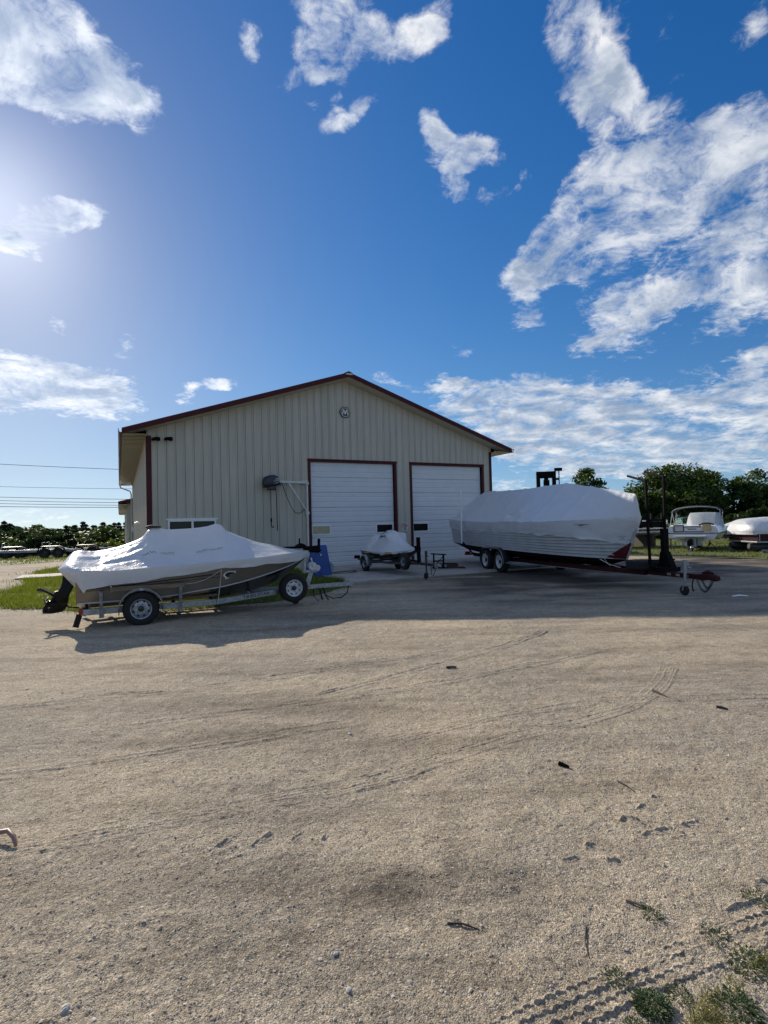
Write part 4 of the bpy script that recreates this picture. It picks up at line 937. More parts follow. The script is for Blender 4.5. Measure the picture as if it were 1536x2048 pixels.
# bow trolling motor
tm = MB(); tm.bar((2.72, .10, 1.175), (3.42, .02, 1.165), .10, .045); tm.tube([(3.05, .05, 1.19), (3.05, .05, 1.36)], .017, 8); slab(tm, [(2.93, 1.19), (3.18, 1.19), (3.13, 1.24), (3.06, 1.265), (2.99, 1.24)], .07)
tm.tube([(3.12, .02, 1.13), (3.25, .01, 1.11), (3.44, 0, 1.09), (3.50, 0, 1.10)], [.035, .05, .055, .02], 10); tm.tube([(3.46, .03, 1.10), (3.47, .03, 1.34)], .032, 8)
tm.build('trolling_motor', 'satin_black', lb, smooth=40)
bs = MB()
bs.tube([(1.33, -lhull_y(1.33, .86)-.02, .87), (1.31, -lhull_y(1.31, .6)-.012, .62), (1.27, -.80, .30)], .007, 5); bs.build('tie_strap', 'rope', lb); bs = MB()
bs.tube([(x, -lhull_y(x, z)-.012, z) for x, z in ((1.33, .86), (1.2, .78), (1.05, .70), (.88, .655), (.72, .645))], .006, 5); bs.build('tie_strap', 'rope', lb); bs = MB(); bs.tube([(-.45, -.90, .70), (-.44, -.895, .60)], .010, 5)
bs.build('tie_strap', 'rope', lb)
# trailer
lt = thing('boat_trailer', 'galvanised single-axle boat trailer with white spare wheel under the pewter fishing boat', 'trailer', LB, LA)
fr_ = MB()
for sg in (-1, 1):
    fr_.bar((-.90, sg*.72, .275), (1.25, sg*.72, .275), .055, .10); fr_.bar((1.25, sg*.72, .275), (2.95, sg*.06, .33), .055, .10)
fr_.bar((2.7, 0, .335), (4.03, 0, .335), .075, .085)
for x in (-.86, -.25, .55, 1.22): fr_.bar((x, -.72, .25), (x, .72, .25), .05, .06)
fr_.bar((2.0, -.43, .27), (2.0, .43, .27), .05, .06)
frm = fr_.build('frame', 'galv', lt, bevel=.004)
dirv = Vector((1.7, .66, .055)); dirv.normalize(); fl_ = Vector((dirv.x, dirv.y, 0)).normalized(); nv = Vector((fl_.y, -fl_.x, 0)); upv = nv.cross(dirv).normalized()*1
upv = dirv.cross(nv)*-1
tp = Vector((2.02, -.42, .302)); tp += nv*.0285
Mx = Matrix(((dirv.x, upv.x, nv.x, tp.x), (dirv.y, upv.y, nv.y, tp.y), (dirv.z, upv.z, nv.z, tp.z), (0, 0, 0, 1)))
text_mesh('lettering', 'TRAILSTAR', .105, Mx @ Matrix.Diagonal((1.15, .78, 1, 1)), 'ink', frm, .0015, 2.0)
ax2 = MB(); ax2.tube([(0, -.84, .27), (0, .84, .27)], .03, 10); ax2.build('axle', 'galv', lt)
for sg in (-1, 1):
    wheel(lt, (0, sg*.855, .285), .285, .19, .165, sg, 'galv')
    fender(lt, (0, sg*.85, .285), .345, .23, 0, 0)
    bk = MB(); bk.bar((-.80, sg*.42, .335), (1.3, sg*.42, .37), .09, .045); bk.bar((-.45, sg*.90, .645), (.70, sg*.90, .635), .035, .07); bk.build('bunk', 'wood', lt)
    for x in (-.60, .63): gp = MB(); gp.bar((x, sg*.80, .20), (x, sg*.90, .62), .05, .05, (1, 0, 0)); gp.box((x, sg*.76, .24), (.07, .12, .14)); gp.build('guide_post', 'galv', lt)
    tl = MB(); tl.box((-.905, sg*.70, .29), (.06, .13, .085)); tl.build('tail_light', 'red_lens', lt, bevel=.006)
    mf = MB(); mf.bar((-.93, sg*.66, .24), (-.99, sg*.66, .03), .09, .010, (0, 1, 0)); mf.build('mud_flap', 'rubber', lt)
wheel(lt, (2.80, -.30, .375), .285, .19, .165, -1, 'rim_white', 'spare_wheel')
sw = MB(); sw.tube([(2.80, -.20, .375), (2.80, .0, .36)], .03, 8); sw.tube([(2.92, 0, .30), (2.92, 0, .10)], .025, 8); sw.build('spare_mount', 'galv', lt)
jw = MB(); jw.lathe([(.02, -.03), (.075, -.03), (.075, .03), (.02, .03)], Matrix.Translation((2.92, 0, .075)) @ Euler((rad(90), 0, 0)).to_matrix().to_4x4(), 16); jw.build('jack_wheel', 'rubber', lt, smooth=40)
ws2 = MB(); ws2.bar((3.17, 0, .33), (3.30, 0, .72), .075, .075, (1, 0, 0)); ws2.box((3.24, -.0, .66), (.26, .13, .05)); ws2.box((3.12, 0, .74), (.05, .13, .22)); ws2.bar((3.13, 0, .84), (3.16, 0, .98), .06, .05, (1, 0, 0))
wso = ws2.build('winch_stand', 'galv', lt, bevel=.004)
wn2 = MB(); Mw = Matrix.Translation((3.29, -.02, .77)) @ Euler((rad(90), 0, 0)).to_matrix().to_4x4()
wn2.lathe([(.02, -.06), (.085, -.06), (.085, -.05), (.045, -.045), (.045, .045), (.085, .05), (.085, .06), (.02, .06)], Mw, 20); wn2.box((3.36, -.05, .72), (.14, .03, .12)); wn2.bar((3.29, -.09, .77), (3.25, -.10, .95), .028, .010, (0, 1, 0)); wn2.lathe([(.02, -.02), (.055, -.02), (.055, .02), (.02, .02)], Matrix.Translation((3.40, -.06, .73)) @ Euler((rad(90), 0, 0)).to_matrix().to_4x4(), 16)
wn2.build('winch', 'rim_white', wso, smooth=35)
br = MB(); br.tube([(3.10, -.07, .99), (3.10, .07, .99)], .05, 12); br.build('bow_roller', 'rubber', wso, smooth=40)
sl2 = MB(); sl2.box((3.16, -.045, .30), (.10, .02, .03)); sl2.build('side_marker', 'orange_lens', lt)
cp2 = MB(); cp2.bar((3.98, 0, .335), (4.20, 0, .34), .09, .08); cp2.tube([(4.17, 0, .37), (4.17, 0, .27)], .035, 10); cp2.bar((4.02, 0, .39), (4.14, 0, .42), .03, .02); cp2.build('coupler', 'galv', lt, smooth=40)
chain(lt, (3.42, -.05, .30), (3.50, -.06, .05), .02); chain(lt, (3.52, -.05, .30), (3.62, -.08, .04), .05, n=12)
wr_ = MB(); wr_.tube([(3.50, -.04, .30), (3.56, -.06, .14), (3.72, -.07, .06), (3.92, -.06, .06), (4.06, -.05, .16), (4.10, -.03, .30)], .011, 6); wr_.tube([(3.30, -.04, .29), (3.30, -.06, .14), (3.38, -.10, .04), (3.46, -.09, .08), (3.46, -.05, .29)], .008, 6)
wr_.build('light_cable', 'satin_black', lt)

# ------------------------------------------------------------------ large wrapped cruiser on its tandem trailer
QB = Vector((4.58, 17.49, 0)); QA = rad(-76)
cr_ = thing('cabin_cruiser', 'large white lapstrake cruiser under tight white shrink wrap, on the dark red tandem trailer', 'boat', QB, QA)
C_half = [(-4.05, 1.02), (-3.6, 1.06), (-2, 1.16), (0, 1.22), (1.8, 1.20), (3.0, 1.10), (4.0, .86), (4.7, .56), (5.15, .28), (5.38, .10), (5.45, .03)]
C_gun = [(-4.05, 1.74), (-2, 1.66), (0, 1.60), (2.5, 1.57), (4.5, 1.60), (5.45, 1.645)]
C_wl = [(-4.0, .84), (-2, .77), (1, .72), (3.5, .66), (5.45, .62)]
C_kl = [(-4.0, .70), (-3, .50), (-1, .42), (3, .42), (4.4, .45), (4.9, .54), (5.45, .60)]
C_sk = [(-4.05, 1.36), (-2, 1.31), (0, 1.27), (2.5, 1.21), (4.2, 1.12), (5.45, 1.02)]
C_top = [(-4.05, 1.78), (-3.6, 2.26), (-3.05, 2.72), (-2.8, 2.77), (-1.2, 2.70), (.5, 2.66), (2.2, 2.655), (2.6, 2.64), (3.4, 2.52), (4.4, 2.35), (5.1, 2.22), (5.34, 2.17), (5.42, 1.96), (5.45, 1.68)]
cbh = lambda x: pchip(x, C_half)
stem = lambda z: -.54*max(0, (1.60-z)/1.1)**1.25       # the stem leans back towards the keel
def csect(x, q):
    p = .95+.12*max(0, min(1, (x-3.6)/1.5)); p = p+max(0, -2.9-x)*1.4
    return 1-q**p
def cwr(x, k, y, z):
    a = abs(k); sk_ = max(0, (a-.74)/.26)
    d = .016*f1(x*.8+3, a*4, 3, 3)+.006*f1(x*4, k*7, 6, 2)+.030*math.exp(-((a-.72)/.07)**2)*f1(x*4.5, a*14+x*3, 61, 3)+.022*max(0, math.sin(x*2*pi/1.15))**10*(1-a)**.5
    d += .050*math.exp(-((x-1.15)/.75)**2-((a-.58)/.10)**2)*(1+f1(x*3, a*18, 12, 2)*2.5)*(1 if k < 0 else .3)   # a rail end pushes the film out
    d += -.03*math.exp(-((x-.4)/.5)**2-((a-.60)/.08)**2)*(1 if k < 0 else 0)
    d += .030*math.exp(-((x-5.0)/.25)**2)*f1(x*9, a*3, 19, 2)*(1 if a < .7 else .2)+.016*math.exp(-((a-.06)/.08)**2)*abs(f1(x*5, 1, 29, 2))*(1 if x > 2 else .2)
    d2 = sk_*(.040*f1(x*1.6, a*5, 24, 3)+.018*f1(x*2.2, a*34, 26, 2)+.05*f1(x*5, a*9, 27, 2)*max(0, (x-3.8)/1.5))
    sg = 1 if y > 0 else -1
    xs__ = stem(z)*max(0, (x-3.6)/1.85)**2
    return (xs__+(.02*f1(y*3, z*4, 33, 2) if x > 5.3 else 0), (d2+d*.6)*sg, d+(.05*f1(x*1.7, 2, 41, 3)+.03*f1(x*6, 2, 43, 2) if a > .99 else 0))
xs_c = list(np.linspace(-4.05, -2.7, 16)[:-1])+list(np.linspace(-2.7, 2.4, 50)[:-1])+list(np.linspace(2.4, 5.0, 40)[:-1])+list(np.linspace(5.0, 5.45, 16))
ccov = cover_mesh(xs_c, lambda x: cbh(x)+.02, lambda x: pchip(x, C_gun)+.01, lambda x: pchip(x, C_sk), lambda x: max(pchip(x, C_top), pchip(x, C_gun)+.02), csect, cwr, 22, 10, .075).build('cover', 'wrap_still', cr_, smooth=33, weld=True)
tr2 = MB(); pts = []
for i in range(9):
    x = 4.15+.05*i; pts.append((x, -cbh(x)-.045, 1.475+.006*math.sin(i*1.3)))
tr2.tube(pts, [.002, .006, .004, .012, .016, .010, .005, .004, .002], 5); tr2.build('tear', 'ink', ccov)
chh = lambda x: max(.02, cbh(x)-.03)
xs_ch = list(np.linspace(-4.0, 2.5, 24)[:-1])+list(np.linspace(2.5, 5.45, 34))
def cruiser_pt(x, t, sg=-1, off=0.):            # t: 0 sheer .. 1 waterline
    b = chh(x); zs = pchip(x, C_gun)-.02; zw = pchip(x, C_wl); bw = b*max(.12, .86-max(0, x-1.2)*.080); z = zs+(zw-zs)*t; y = b+(bw-b)*t**1.15
    return (x+stem(z)*max(0, (x-3.6)/1.85)**2, sg*(y+off), z)
hm = MB(); L_ = 11
for sg in (-1, 1):
    rings = []
    for x in xs_ch:
        r = []
        for i in range(L_):
            fade = min(1, max(0, (5.45-x)/.5))
            r.append(cruiser_pt(x, i/L_, sg, 0)); r.append(cruiser_pt(x, (i+.93)/L_, sg, .034*fade)); 
        r.append(cruiser_pt(x, 1, sg, 0)); rings.append(r)
    hm.loft(rings)
hm.loft([[cruiser_pt(-4.0, i/6, -1) for i in range(7)], [cruiser_pt(-4.0, i/6, 1) for i in range(7)]])
chull = hm.build('hull', 'gel_grey', cr_, smooth=28)
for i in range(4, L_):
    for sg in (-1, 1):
        ls_ = MB(); ls_.tube([cruiser_pt(x, (i+.99)/L_, sg, .012*min(1, max(0, (5.45-x)/.5))) for x in xs_ch[:-3]], .0042, 5); ls_.build('lap_shade', 'steel_dark', chull)  # thin dark tubes stand in for the shade under each lap
hb = MB(); rings = []
for x in xs_ch:
    p = cruiser_pt(x, 1, -1); zk = min(pchip(x, C_kl), p[2]-.01); bw = -p[1]; xo = p[0]; xk = x+stem(zk)*max(0, (x-3.6)/1.85)**2
    rings.append([(xo, -bw, p[2]), (xo, -bw*.97, p[2]*.75+zk*.25), (xk, -bw*.72, p[2]*.25+zk*.75), (xk, -.03, zk), (xk, .03, zk), (xk, bw*.72, p[2]*.25+zk*.75), (xo, bw*.97, p[2]*.75+zk*.25), (xo, bw, p[2])])
hb.loft(rings, cap0=True); hb.build('hull_bottom', 'bottom_dark', chull, smooth=40)
stp = MB()                                       # maroon wedge either side of the stem
for sg in (-1, 1):
    rings = []
    for i in range(11):
        t0 = .60+.385*i/10; x0 = 5.43-.62*(i/10)**1.1-.02; rings.append([cruiser_pt(x0+(5.448-x0)*j/10, t0, sg, .024) for j in range(11)])
    stp.loft(rings)
stp.build('bow_wedge', 'maroon_gloss', chull, smooth=60)
kb = MB(); kb.tube([cruiser_pt(5.45, .55+i*.045, 0) for i in range(11)], .022, 6); kb.build('stem_band', 'gel_grey', chull)
# tandem trailer
qt = thing('tandem_trailer', 'dark red tandem-axle boat trailer with tall black bow frame and white wheels', 'trailer', QB, QA)
fm = MB()
for sg in (-1, 1):
    fm.bar((-2.6, sg*.62, .40), (2.2, sg*.62, .385), .08, .11); fm.bar((2.2, sg*.62, .385), (5.7, sg*.08, .37), .08, .11)
fm.bar((5.1, 0, .37), (7.25, 0, .40), .10, .10)
for x in (-2.55, -1.2, 0, 1.2, 2.6, 4.0): fm.bar((x, -.62+max(0, x-2.2)*.154, .37), (x, .62-max(0, x-2.2)*.154, .37), .07, .08)
fm2 = fm.build('frame', 'rust_red', qt, bevel=.006)
for i in range(3): pl_ = MB(); pl_.box((6.35+.24*i, -.052, .39), (.10, .006, .05)); pl_.build('marking_plate', 'galv', fm2)
for sg in (-1, 1):
    for x in (-.51, .51): wheel(qt, (x, sg*1.045, .345), .345, .215, .205, sg, 'rim_white', 'wheel', holes=6)
    fender(qt, (0, sg*1.04, .36), .40, .26, -.46, .46, 'steel_dark')
    edge = MB(); pts = [(-.46-.405*math.cos(rad(a)), .405*math.sin(rad(a))) for a in range(60, 91, 10)]+[(.46+.405*math.cos(rad(a)), .405*math.sin(rad(a))) for a in range(90, -15, -10)]
    edge.tube([(x, sg*1.175, .355+z) for x, z in pts], .012, 6); edge.build('fender_edge', 'galv', qt)
    mk = MB(); mk.box((.0, sg*1.176, .70), (.07, .012, .03)); mk.build('side_marker', 'white', qt)
    gp = MB(); gp.tube([(-2.1, sg*1.30, .86), (-2.1, sg*1.30, 2.80)], .036, 12); g_ = gp.build('guide_post', 'white', qt, smooth=40)
    gb = MB(); gb.bar((-2.1, sg*1.30, .92), (-1.92, sg*.98, .50), .05, .05); gb.bar((-1.95, sg*1.0, .50), (-1.95, sg*.62, .42), .06, .06); gb.build('post_bracket', 'satin_black', g_)
    bk = MB(); bk.bar((-2.6, sg*.55, .60), (3.2, sg*.42, .53), .12, .05)
    for x in (-2.2, -.6, 1.0, 2.6): bk.bar((x, sg*.56, .42), (x, sg*.52, .585), .05, .05, (1, 0, 0))
    bk.build('bunk', 'dark_wood', qt)
    tl = MB(); tl.box((-2.66, sg*.85, .46), (.07, .20, .12)); tl.bar((-2.6, sg*.60, .42), (-2.6, sg*1.0, .42), .05, .06); tl.build('tail_light', 'red_lens', qt, bevel=.008)
st3 = MB(); st3.tube([(.95, -1.02, .36), (1.5, -.75, .345), (2.3, -.70, .33), (3.4, -.52, .32)], .012, 6); st3.bar((.95, -1.10, .33), (1.9, -.70, .33), .03, .03); st3.build('brake_line', 'galv', qt)
axl = MB()
for x in (-.51, .51): axl.tube([(x, -1.0, .33), (x, 1.0, .33)], .04, 10)
axl.build('axle', 'steel_dark', qt)
wheel(qt, (5.52, 0, .535), .36, .20, .20, 1, 'steel_dark', 'spare_wheel', flat=True)
bow = MB()
for sg, xt, xa, zt_ in ((-1, 5.93, 5.36, 2.44), (1, 6.02, 5.44, 2.53)):
    bow.bar((5.98, sg*.20, .43), (xt, sg*.20, zt_), .048, .048, (1, 0, 0)); bow.bar((xt+.02, sg*.20, zt_-.02), (xa, sg*.20, zt_+.15), .05, .045)
bow.bar((5.96, -.20, 1.55), (5.98, .20, 1.55), .05, .05)
bow.bar((6.0, .18, .42), (6.0, .18, 1.36), .14, .10, (1, 0, 0)); bow.box((6.06, .10, .47), (.42, .46, .10)); bow.prism([(5.84, .42), (6.30, .42), (6.10, .85), (5.94, .85)], .10, .24)
bow.bar((5.98, -.25, .66), (5.98, .45, .66), .03, .03)
bow.build('bow_frame', 'satin_black', qt, bevel=.006)
jack(qt, 6.85, -.115, .0, .73, 'galv', .10)
cpl = MB(); slab(cpl, [(7.05, .345), (7.05, .45), (7.20, .47), (7.40, .48), (7.52, .44), (7.55, .365), (7.48, .34), (7.36, .36), (7.2, .33)], .075); cpl.tube([(7.18, 0, .47), (7.30, 0, .505), (7.42, 0, .49)], [.03, .045, .02], 8); cpl.build('coupler', 'rust_red', qt, smooth=40)
chain(qt, (7.08, -.05, .34), (7.42, -.05, .33), .22); chain(qt, (7.10, .05, .34), (7.36, .05, .34), .16)
wv = MB(); wv.tube([(7.0, -.06, .36), (6.98, -.08, .22), (7.0, -.08, .10), (7.03, -.08, .12)], .012, 6); wv.build('light_cable', 'satin_black', qt)
rp = MB(); rp.tube([(4.55, -.42, .62), (4.75, -.30, .50), (4.95, -.15, .43)], .012, 6); rp.tube([(4.60, -.50, 1.0), (4.62, -.40, .70), (4.7, -.25, .45)], .007, 5); rp.build('tie_down', 'rope', qt)
# ------------------------------------------------------------------ wrapped jet ski on its trailer
JB = Vector((-.10, 18.24, .045)); JA = rad(-66)
js = thing('jet_ski', 'black and yellow jet ski under white wrap, on a trailer before the doors', 'jet ski', JB, JA)
J_half = [(-1.05, .44), (-.8, .52), (0, .56), (1.0, .55), (1.7, .44), (2.2, .27), (2.5, .12), (2.62, .03)]
J_gun = [(-1.05, .70), (0, .67), (1.0, .66), (1.8, .70), (2.62, .79)]
J_top = [(-1.05, .74), (-.85, .80), (-.66, 1.02), (-.52, 1.20), (-.40, 1.235), (-.22, 1.22), (-.05, 1.13), (.12, 1.11), (.30, 1.26), (.48, 1.36), (.75, 1.385), (1.05, 1.37), (1.25, 1.30), (1.55, 1.10), (1.9, .94), (2.2, .86), (2.62, .80)]
J_sk = [(-1.05, .68), (-.5, .66), (.2, .63), (1.0, .595), (1.5, .63), (2.1, .68), (2.62, .77)]
def jsect(x, q):
    p = .55+.75*min(1, abs(x-.75)/.9) if x > -.1 else .75
    return (1-q**(1.9-.4*p))**(1.0+.15*p)
def jwr(x, k, y, z):
    a = abs(k); d = .018*f1(x*1.8, a*6, 3, 3)+.006*f1(x*7, k*11, 6, 2); hb = .10*math.exp(-((x-1.15)/.18)**2-((a-.30)/.10)**2); sk_ = max(0, (a-.70)/.30)
    return (0, (1 if y > 0 else -1)*(hb*1.3+d*.7+sk_*.03*f1(x*4, a*4, 9, 3)), d+hb+(.05*f1(x*2.6, 1, 13, 3) if a > .98 else 0))
jc = cover_mesh(list(np.linspace(-1.05, 2.62, 76)), lambda x: pchip(x, J_half), lambda x: pchip(x, J_gun), lambda x: pchip(x, J_sk), lambda x: max(pchip(x, J_top), pchip(x, J_gun)+.005), jsect, jwr, 14, 5, .03).build('cover', 'wrap', js, smooth=70, weld=True)
def jsurf(x, q, off=.012):
    b = pchip(x, J_half); zg = pchip(x, J_gun); return (x, -b*q-off, zg+(pchip(x, J_top)-zg)*jsect(x, q)+off)
sc2 = MB()
for q0, pts in enumerate(([(.40, .46), (.44, .40), (.47, .36), (.46, .48), (.40, .50)], [(.52, .46), (.56, .42), (.60, .46), (.56, .50), (.52, .46)], [(.64, .42), (.66, .50), (.70, .44), (.74, .50)], [(.80, .40), (.80, .50), (.86, .46), (.92, .48)], [(.44, .30), (.56, .27), (.70, .26), (.84, .28)])):
    sc2.tube([jsurf(x, q) for x, q in pts], .008, 4)
sc2.build('marker_scrawl', 'ink', jc)
jh = hull('hull', js, list(np.linspace(-1.0, 1.2, 12)[:-1])+list(np.linspace(1.2, 2.62, 22)), lambda x: max(.02, pchip(x, J_half)-.02), lambda x: pchip(x, J_gun)-.01, lambda x: pchip(x, [(-1, .46), (1.0, .46), (1.8, .56), (2.62, .76)]), lambda x: pchip(x, [(-1, .36), (1.0, .36), (1.9, .46), (2.62, .74)]), 'hull_black', 'hull_black', fl=.74)
for x0, x1, z0, z1 in ((-.35, .25, .60, .645), (1.35, 1.75, .64, .69)):
    ya = MB()
    ya.loft([[(x0+(x1-x0)*i/8, -pchip(x0+(x1-x0)*i/8, J_half)+.012-(.004 if j else .001)*0-.012, z) for j, z in enumerate((z0+.02*(i/8), z1))] for i in range(9)])
    ya.build('side_stripe', 'yellow', jh)
jt = thing('jet_ski_trailer', 'small black jet ski trailer with spare wheel and upright black winch post', 'trailer', JB, JA)
m = MB(); m.bar((-1.0, -.50, .37), (1.6, -.50, .36), .06, .07); m.bar((-1.0, .50, .37), (1.6, .50, .36), .06, .07); m.bar((1.6, -.50, .36), (2.7, 0, .37), .06, .07); m.bar((1.6, .50, .36), (2.7, 0, .37), .06, .07); m.bar((2.5, 0, .375), (3.75, 0, .38), .07, .07)
for x in (-.98, 0, 1.3): m.bar((x, -.5, .345), (x, .5, .345), .05, .05)
m.tube([(0, -.62, .27), (0, .62, .27)], .025, 8)
for sg in (-1, 1): m.bar((-.9, sg*.22, .43), (1.7, sg*.2, .42), .08, .05)
jf = m.build('frame', 'steel_dark', jt, bevel=.004)
for sg in (-1, 1):
    wheel(jt, (0, sg*.62, .25), .25, .15, .13, sg, 'galv', holes=5); fender(jt, (0, sg*.62, .25), .30, .19, 0, 0, 'galv' if sg < 0 else 'off_white')
    tl = MB(); tl.box((-1.06, sg*.52, .43), (.10, .20, .11)); tl.build('tail_light', 'satin_black', jt, bevel=.008)
wheel(jt, (2.25, -.24, .43), .26, .15, .14, -1, 'galv', 'spare_wheel', holes=5)
m = MB(); m.bar((2.72, 0, .38), (2.70, 0, 1.16), .10, .08, (1, 0, 0)); m.box((2.66, 0, .80), (.14, .14, .10)); m.tube([(2.62, -.08, .86), (2.62, .08, .86)], .045, 10); m.build('winch_post', 'satin_black', jt, bevel=.006)
jack(jt, 3.35, -.10, -.03, .78, 'steel_dark', .08)
m = MB(); m.bar((3.7, 0, .38), (3.95, 0, .39), .09, .08); m.build('coupler', 'galv', jt, bevel=.01)
m = MB(); m.tube([(3.5, -.03, .35), (3.6, -.08, .12), (3.72, -.08, .10), (3.80, -.02, .33)], .010, 6); m.build('light_cable', 'satin_black', jt)
dp = G(875, 1138, .045)
dl = thing('trailer_dolly', 'black steel hand dolly with flat top bar, standing just past the jet ski trailer coupler', 'dolly', dp, rad(12)); dl.scale = (.74, .74, .80)
m = MB(); m.bar((-.28, 0, .66), (.42, 0, .60), .16, .05); m.bar((-.18, 0, .04), (-.16, 0, .64), .06, .06, (1, 0, 0)); m.bar((.30, 0, .04), (.30, 0, .60), .07, .07, (1, 0, 0)); m.bar((-.18, 0, .34), (.30, 0, .34), .05, .05); m.bar((-.18, -.16, .05), (-.18, .2, .05), .05, .05); m.bar((.30, -.16, .05), (.30, .2, .05), .05, .05); m.bar((-.17, 0, .10), (.30, 0, .55), .03, .03)
m.build('frame', 'satin_black', dl, bevel=.006)
for x in (.10, .36): wheel(dl, (x, -.10, .14), .12, .07, .065, -1, 'galv', holes=4)
for k_, (px, py, l, lab) in enumerate(((895, 1133, .75, 'dark weathered plank lying on the apron beside the black dolly'), (903, 1136.5, .95, 'long thin dark board lying in front of the weathered plank on the apron'))):
    m = MB(); m.box((0, 0, .05 if k_ == 0 else .02), (l, .20 if k_ == 0 else .12, .10 if k_ == 0 else .04)); m.box((l*.1, .02, .115 if k_ == 0 else .05), (l*.7, .12, .03 if k_ == 0 else .02))
    o = m.build('wooden_board', 'dark_wood', None, bevel=.006); o.location = G(px, py, .046); o.rotation_euler = (0, 0, rad(-14 if k_ == 0 else -20)); tag(o, lab, 'board')
# ------------------------------------------------------------------ on and beside the facade
fa, fz = facade_pt(540, 967)
jb = thing('jib_hoist', 'white wall-mounted hoist arm beside the first door, a dark engine cowl over its motor', 'hoist', B(5.52, -.06, 0), PSI)
zA = facade_pt(621, 966)[1]
m = MB(); m.tube([(0, -.06, .05), (0, -.06, zA+.10)], .038, 10); m.box((0, -.03, zA-.02), (.14, .08, .10)); m.box((0, -.03, zA-1.15), (.14, .08, .10)); m.box((-.09, -.05, zA+.06), (.26, .04, .03)); m.build('post', 'off_white', jb, smooth=40)
e_ = Vector((-1.42, -.24, zA+.02))
m = MB(); m.bar((0, -.06, zA), e_, .06, .085); m.build('arm', 'off_white', jb, bevel=.004)
m = MB(); m.bar((0, -.06, zA-1.12), Vector((0, -.06, zA)).lerp(e_, .52)-Vector((0, 0, .04)), .045, .045); m.build('brace', 'off_white', jb)
m = MB(); ce = e_+Vector((.02, 0, 0))
poly = [(-.42, -.30), (-.47, -.05), (-.44, .12), (-.36, .24), (-.12, .33), (.10, .36), (.28, .29), (.36, .20), (.44, -.14), (.10, -.22)]
rings = []
for y, k in ((-.20, .62), (-.17, .86), (-.09, .98), (0, 1), (.09, .98), (.17, .86), (.20, .62)): rings.append([(ce.x+x*k*.74, ce.y+y*.85, ce.z+(z*k)*.74-.03) for x, z in poly])
m.loft(rings, closed=True, cap0=True, cap1=True); cw = m.build('engine_cowl', mat('cowl_paint', (.018, .024, .034), .35, var=.15), jb, smooth=50)
m = MB()
for pts in ([(.02, -.03), (.34, .07), (.33, .12), (.04, .05)], [(-.02, -.10), (.20, -.08), (.36, .0), (.36, .03), (.16, -.05)], [(.12, .10), (.33, .15), (.31, .20), (.12, .16)]):
    m.prism([(ce.x+x*.74, ce.z+z*.74-.03) for x, z in pts], ce.y-.170, ce.y-.130)
m.build('cowl_stripe', 'galv', cw)
m = MB(); m.box((ce.x, ce.y, ce.z-.24), (.30, .20, .16)); m.build('hoist_motor', 'steel_dark', jb, bevel=.02)
zb = facade_pt(548, 1055)[1]
m = MB(); m.tube([(ce.x-.06, ce.y, ce.z-.25), (ce.x-.04, ce.y, zb+.32)], .010, 6); m.build('hoist_chain', 'steel_dark', jb)
m = MB(); m.tube([(ce.x-.04, ce.y, zb+.34), (ce.x-.04, ce.y, zb+.20)], .030, 8); m.tube([(ce.x-.04, ce.y, zb+.20), (ce.x-.045, ce.y, zb+.10), (ce.x-.02, ce.y, zb+.0), (ce.x+.03, ce.y, zb+.01), (ce.x+.04, ce.y, zb+.07)], .018, 8); m.build('hook', 'satin_black', jb, smooth=50)
m = MB(); m.tube([(ce.x+.15, ce.y, ce.z-.25), (ce.x+.17, ce.y, zb+.9), (ce.x+.18, ce.y, zb-.12)], .014, 6); m.build('control_cord', 'satin_black', jb)
m = MB(); a0 = Vector((ce.x+.30, ce.y, ce.z-.18)); b0 = Vector((0, -.06, zA)).lerp(e_, .72)
m.tube([a0, a0.lerp(b0, .5)-Vector((0, 0, .06)), b0], .010, 6); c0 = Vector((-.12, -.07, zA-1.0))
m.tube([b0+(c0-b0)*q-Vector((0, 0, 1))*(.50*math.sin(pi*q)*(1+.2*q)) for q in [i/14 for i in range(15)]], .011, 6); m.build('power_cable', 'satin_black', jb)
sn = thing('wall_sign', 'small round red and white notice between the two overhead doors', 'sign', B(9.74, -.036, facade_pt(809, 1053)[1]), PSI)
m = MB(); m.box((0, 0, 0), (.25, .008, .34)); m.build('plate', 'off_white', sn)
m = MB(); Ms = Matrix.Translation((0, -.006, .045)) @ Euler((rad(90), 0, 0)).to_matrix().to_4x4(); m.lathe([(.075, -.002), (.105, -.002), (.105, .002), (.075, .002)], Ms, 24, close=True); m.bar((-.06, -.007, .10), (.06, -.007, -.015), .026, .004, (0, 1, 0)); m.build('ring_mark', mat('sign_red', (.45, .04, .04), .5), sn)
m = MB(); m.bar((-.03, -.006, .02), (.055, -.006, .05), .03, .003, (0, 1, 0)); m.bar((-.08, -.006, -.09), (.08, -.006, -.09), .022, .003, (0, 1, 0)); m.bar((-.06, -.006, -.13), (.06, -.006, -.13), .022, .003, (0, 1, 0)); m.build('printing', 'ink', sn)
bp_ = G(640, 1153)
bx = thing('plastic_bin', 'tall tapered blue plastic bin on the grass behind the trailer winch', 'bin', bp_, PSI)
m = MB(); rings = []
for z, k, sh in ((0, 1, 0), (.05, 1.02, 0), (.5, .82, .0), (.93, .60, .02), (1.0, .52, .03)):
    rings.append([(sh+x*k, y*k, z) for x, y in ((-.30, -.22), (-.33, -.19), (-.33, .19), (-.30, .22), (.30, .22), (.33, .19), (.33, -.19), (.30, -.22))])
m.loft(rings, closed=True, cap0=True, cap1=True); m.prism([(-.44, .12), (-.28, .12), (-.16, .86), (-.24, .80)], -.20, .20); bo = m.build('bin_body', 'blue', bx, smooth=30, bevel=.01)
m = MB(); m.box((-.02, -.185, .70), (.035, .01, .06)); m.build('latch', 'white', bo)
hp = G(668, 1151)
hb_ = thing('utility_box', 'low grey box at the corner of the apron beside the blue bin', 'box', G(657, 1148), PSI)
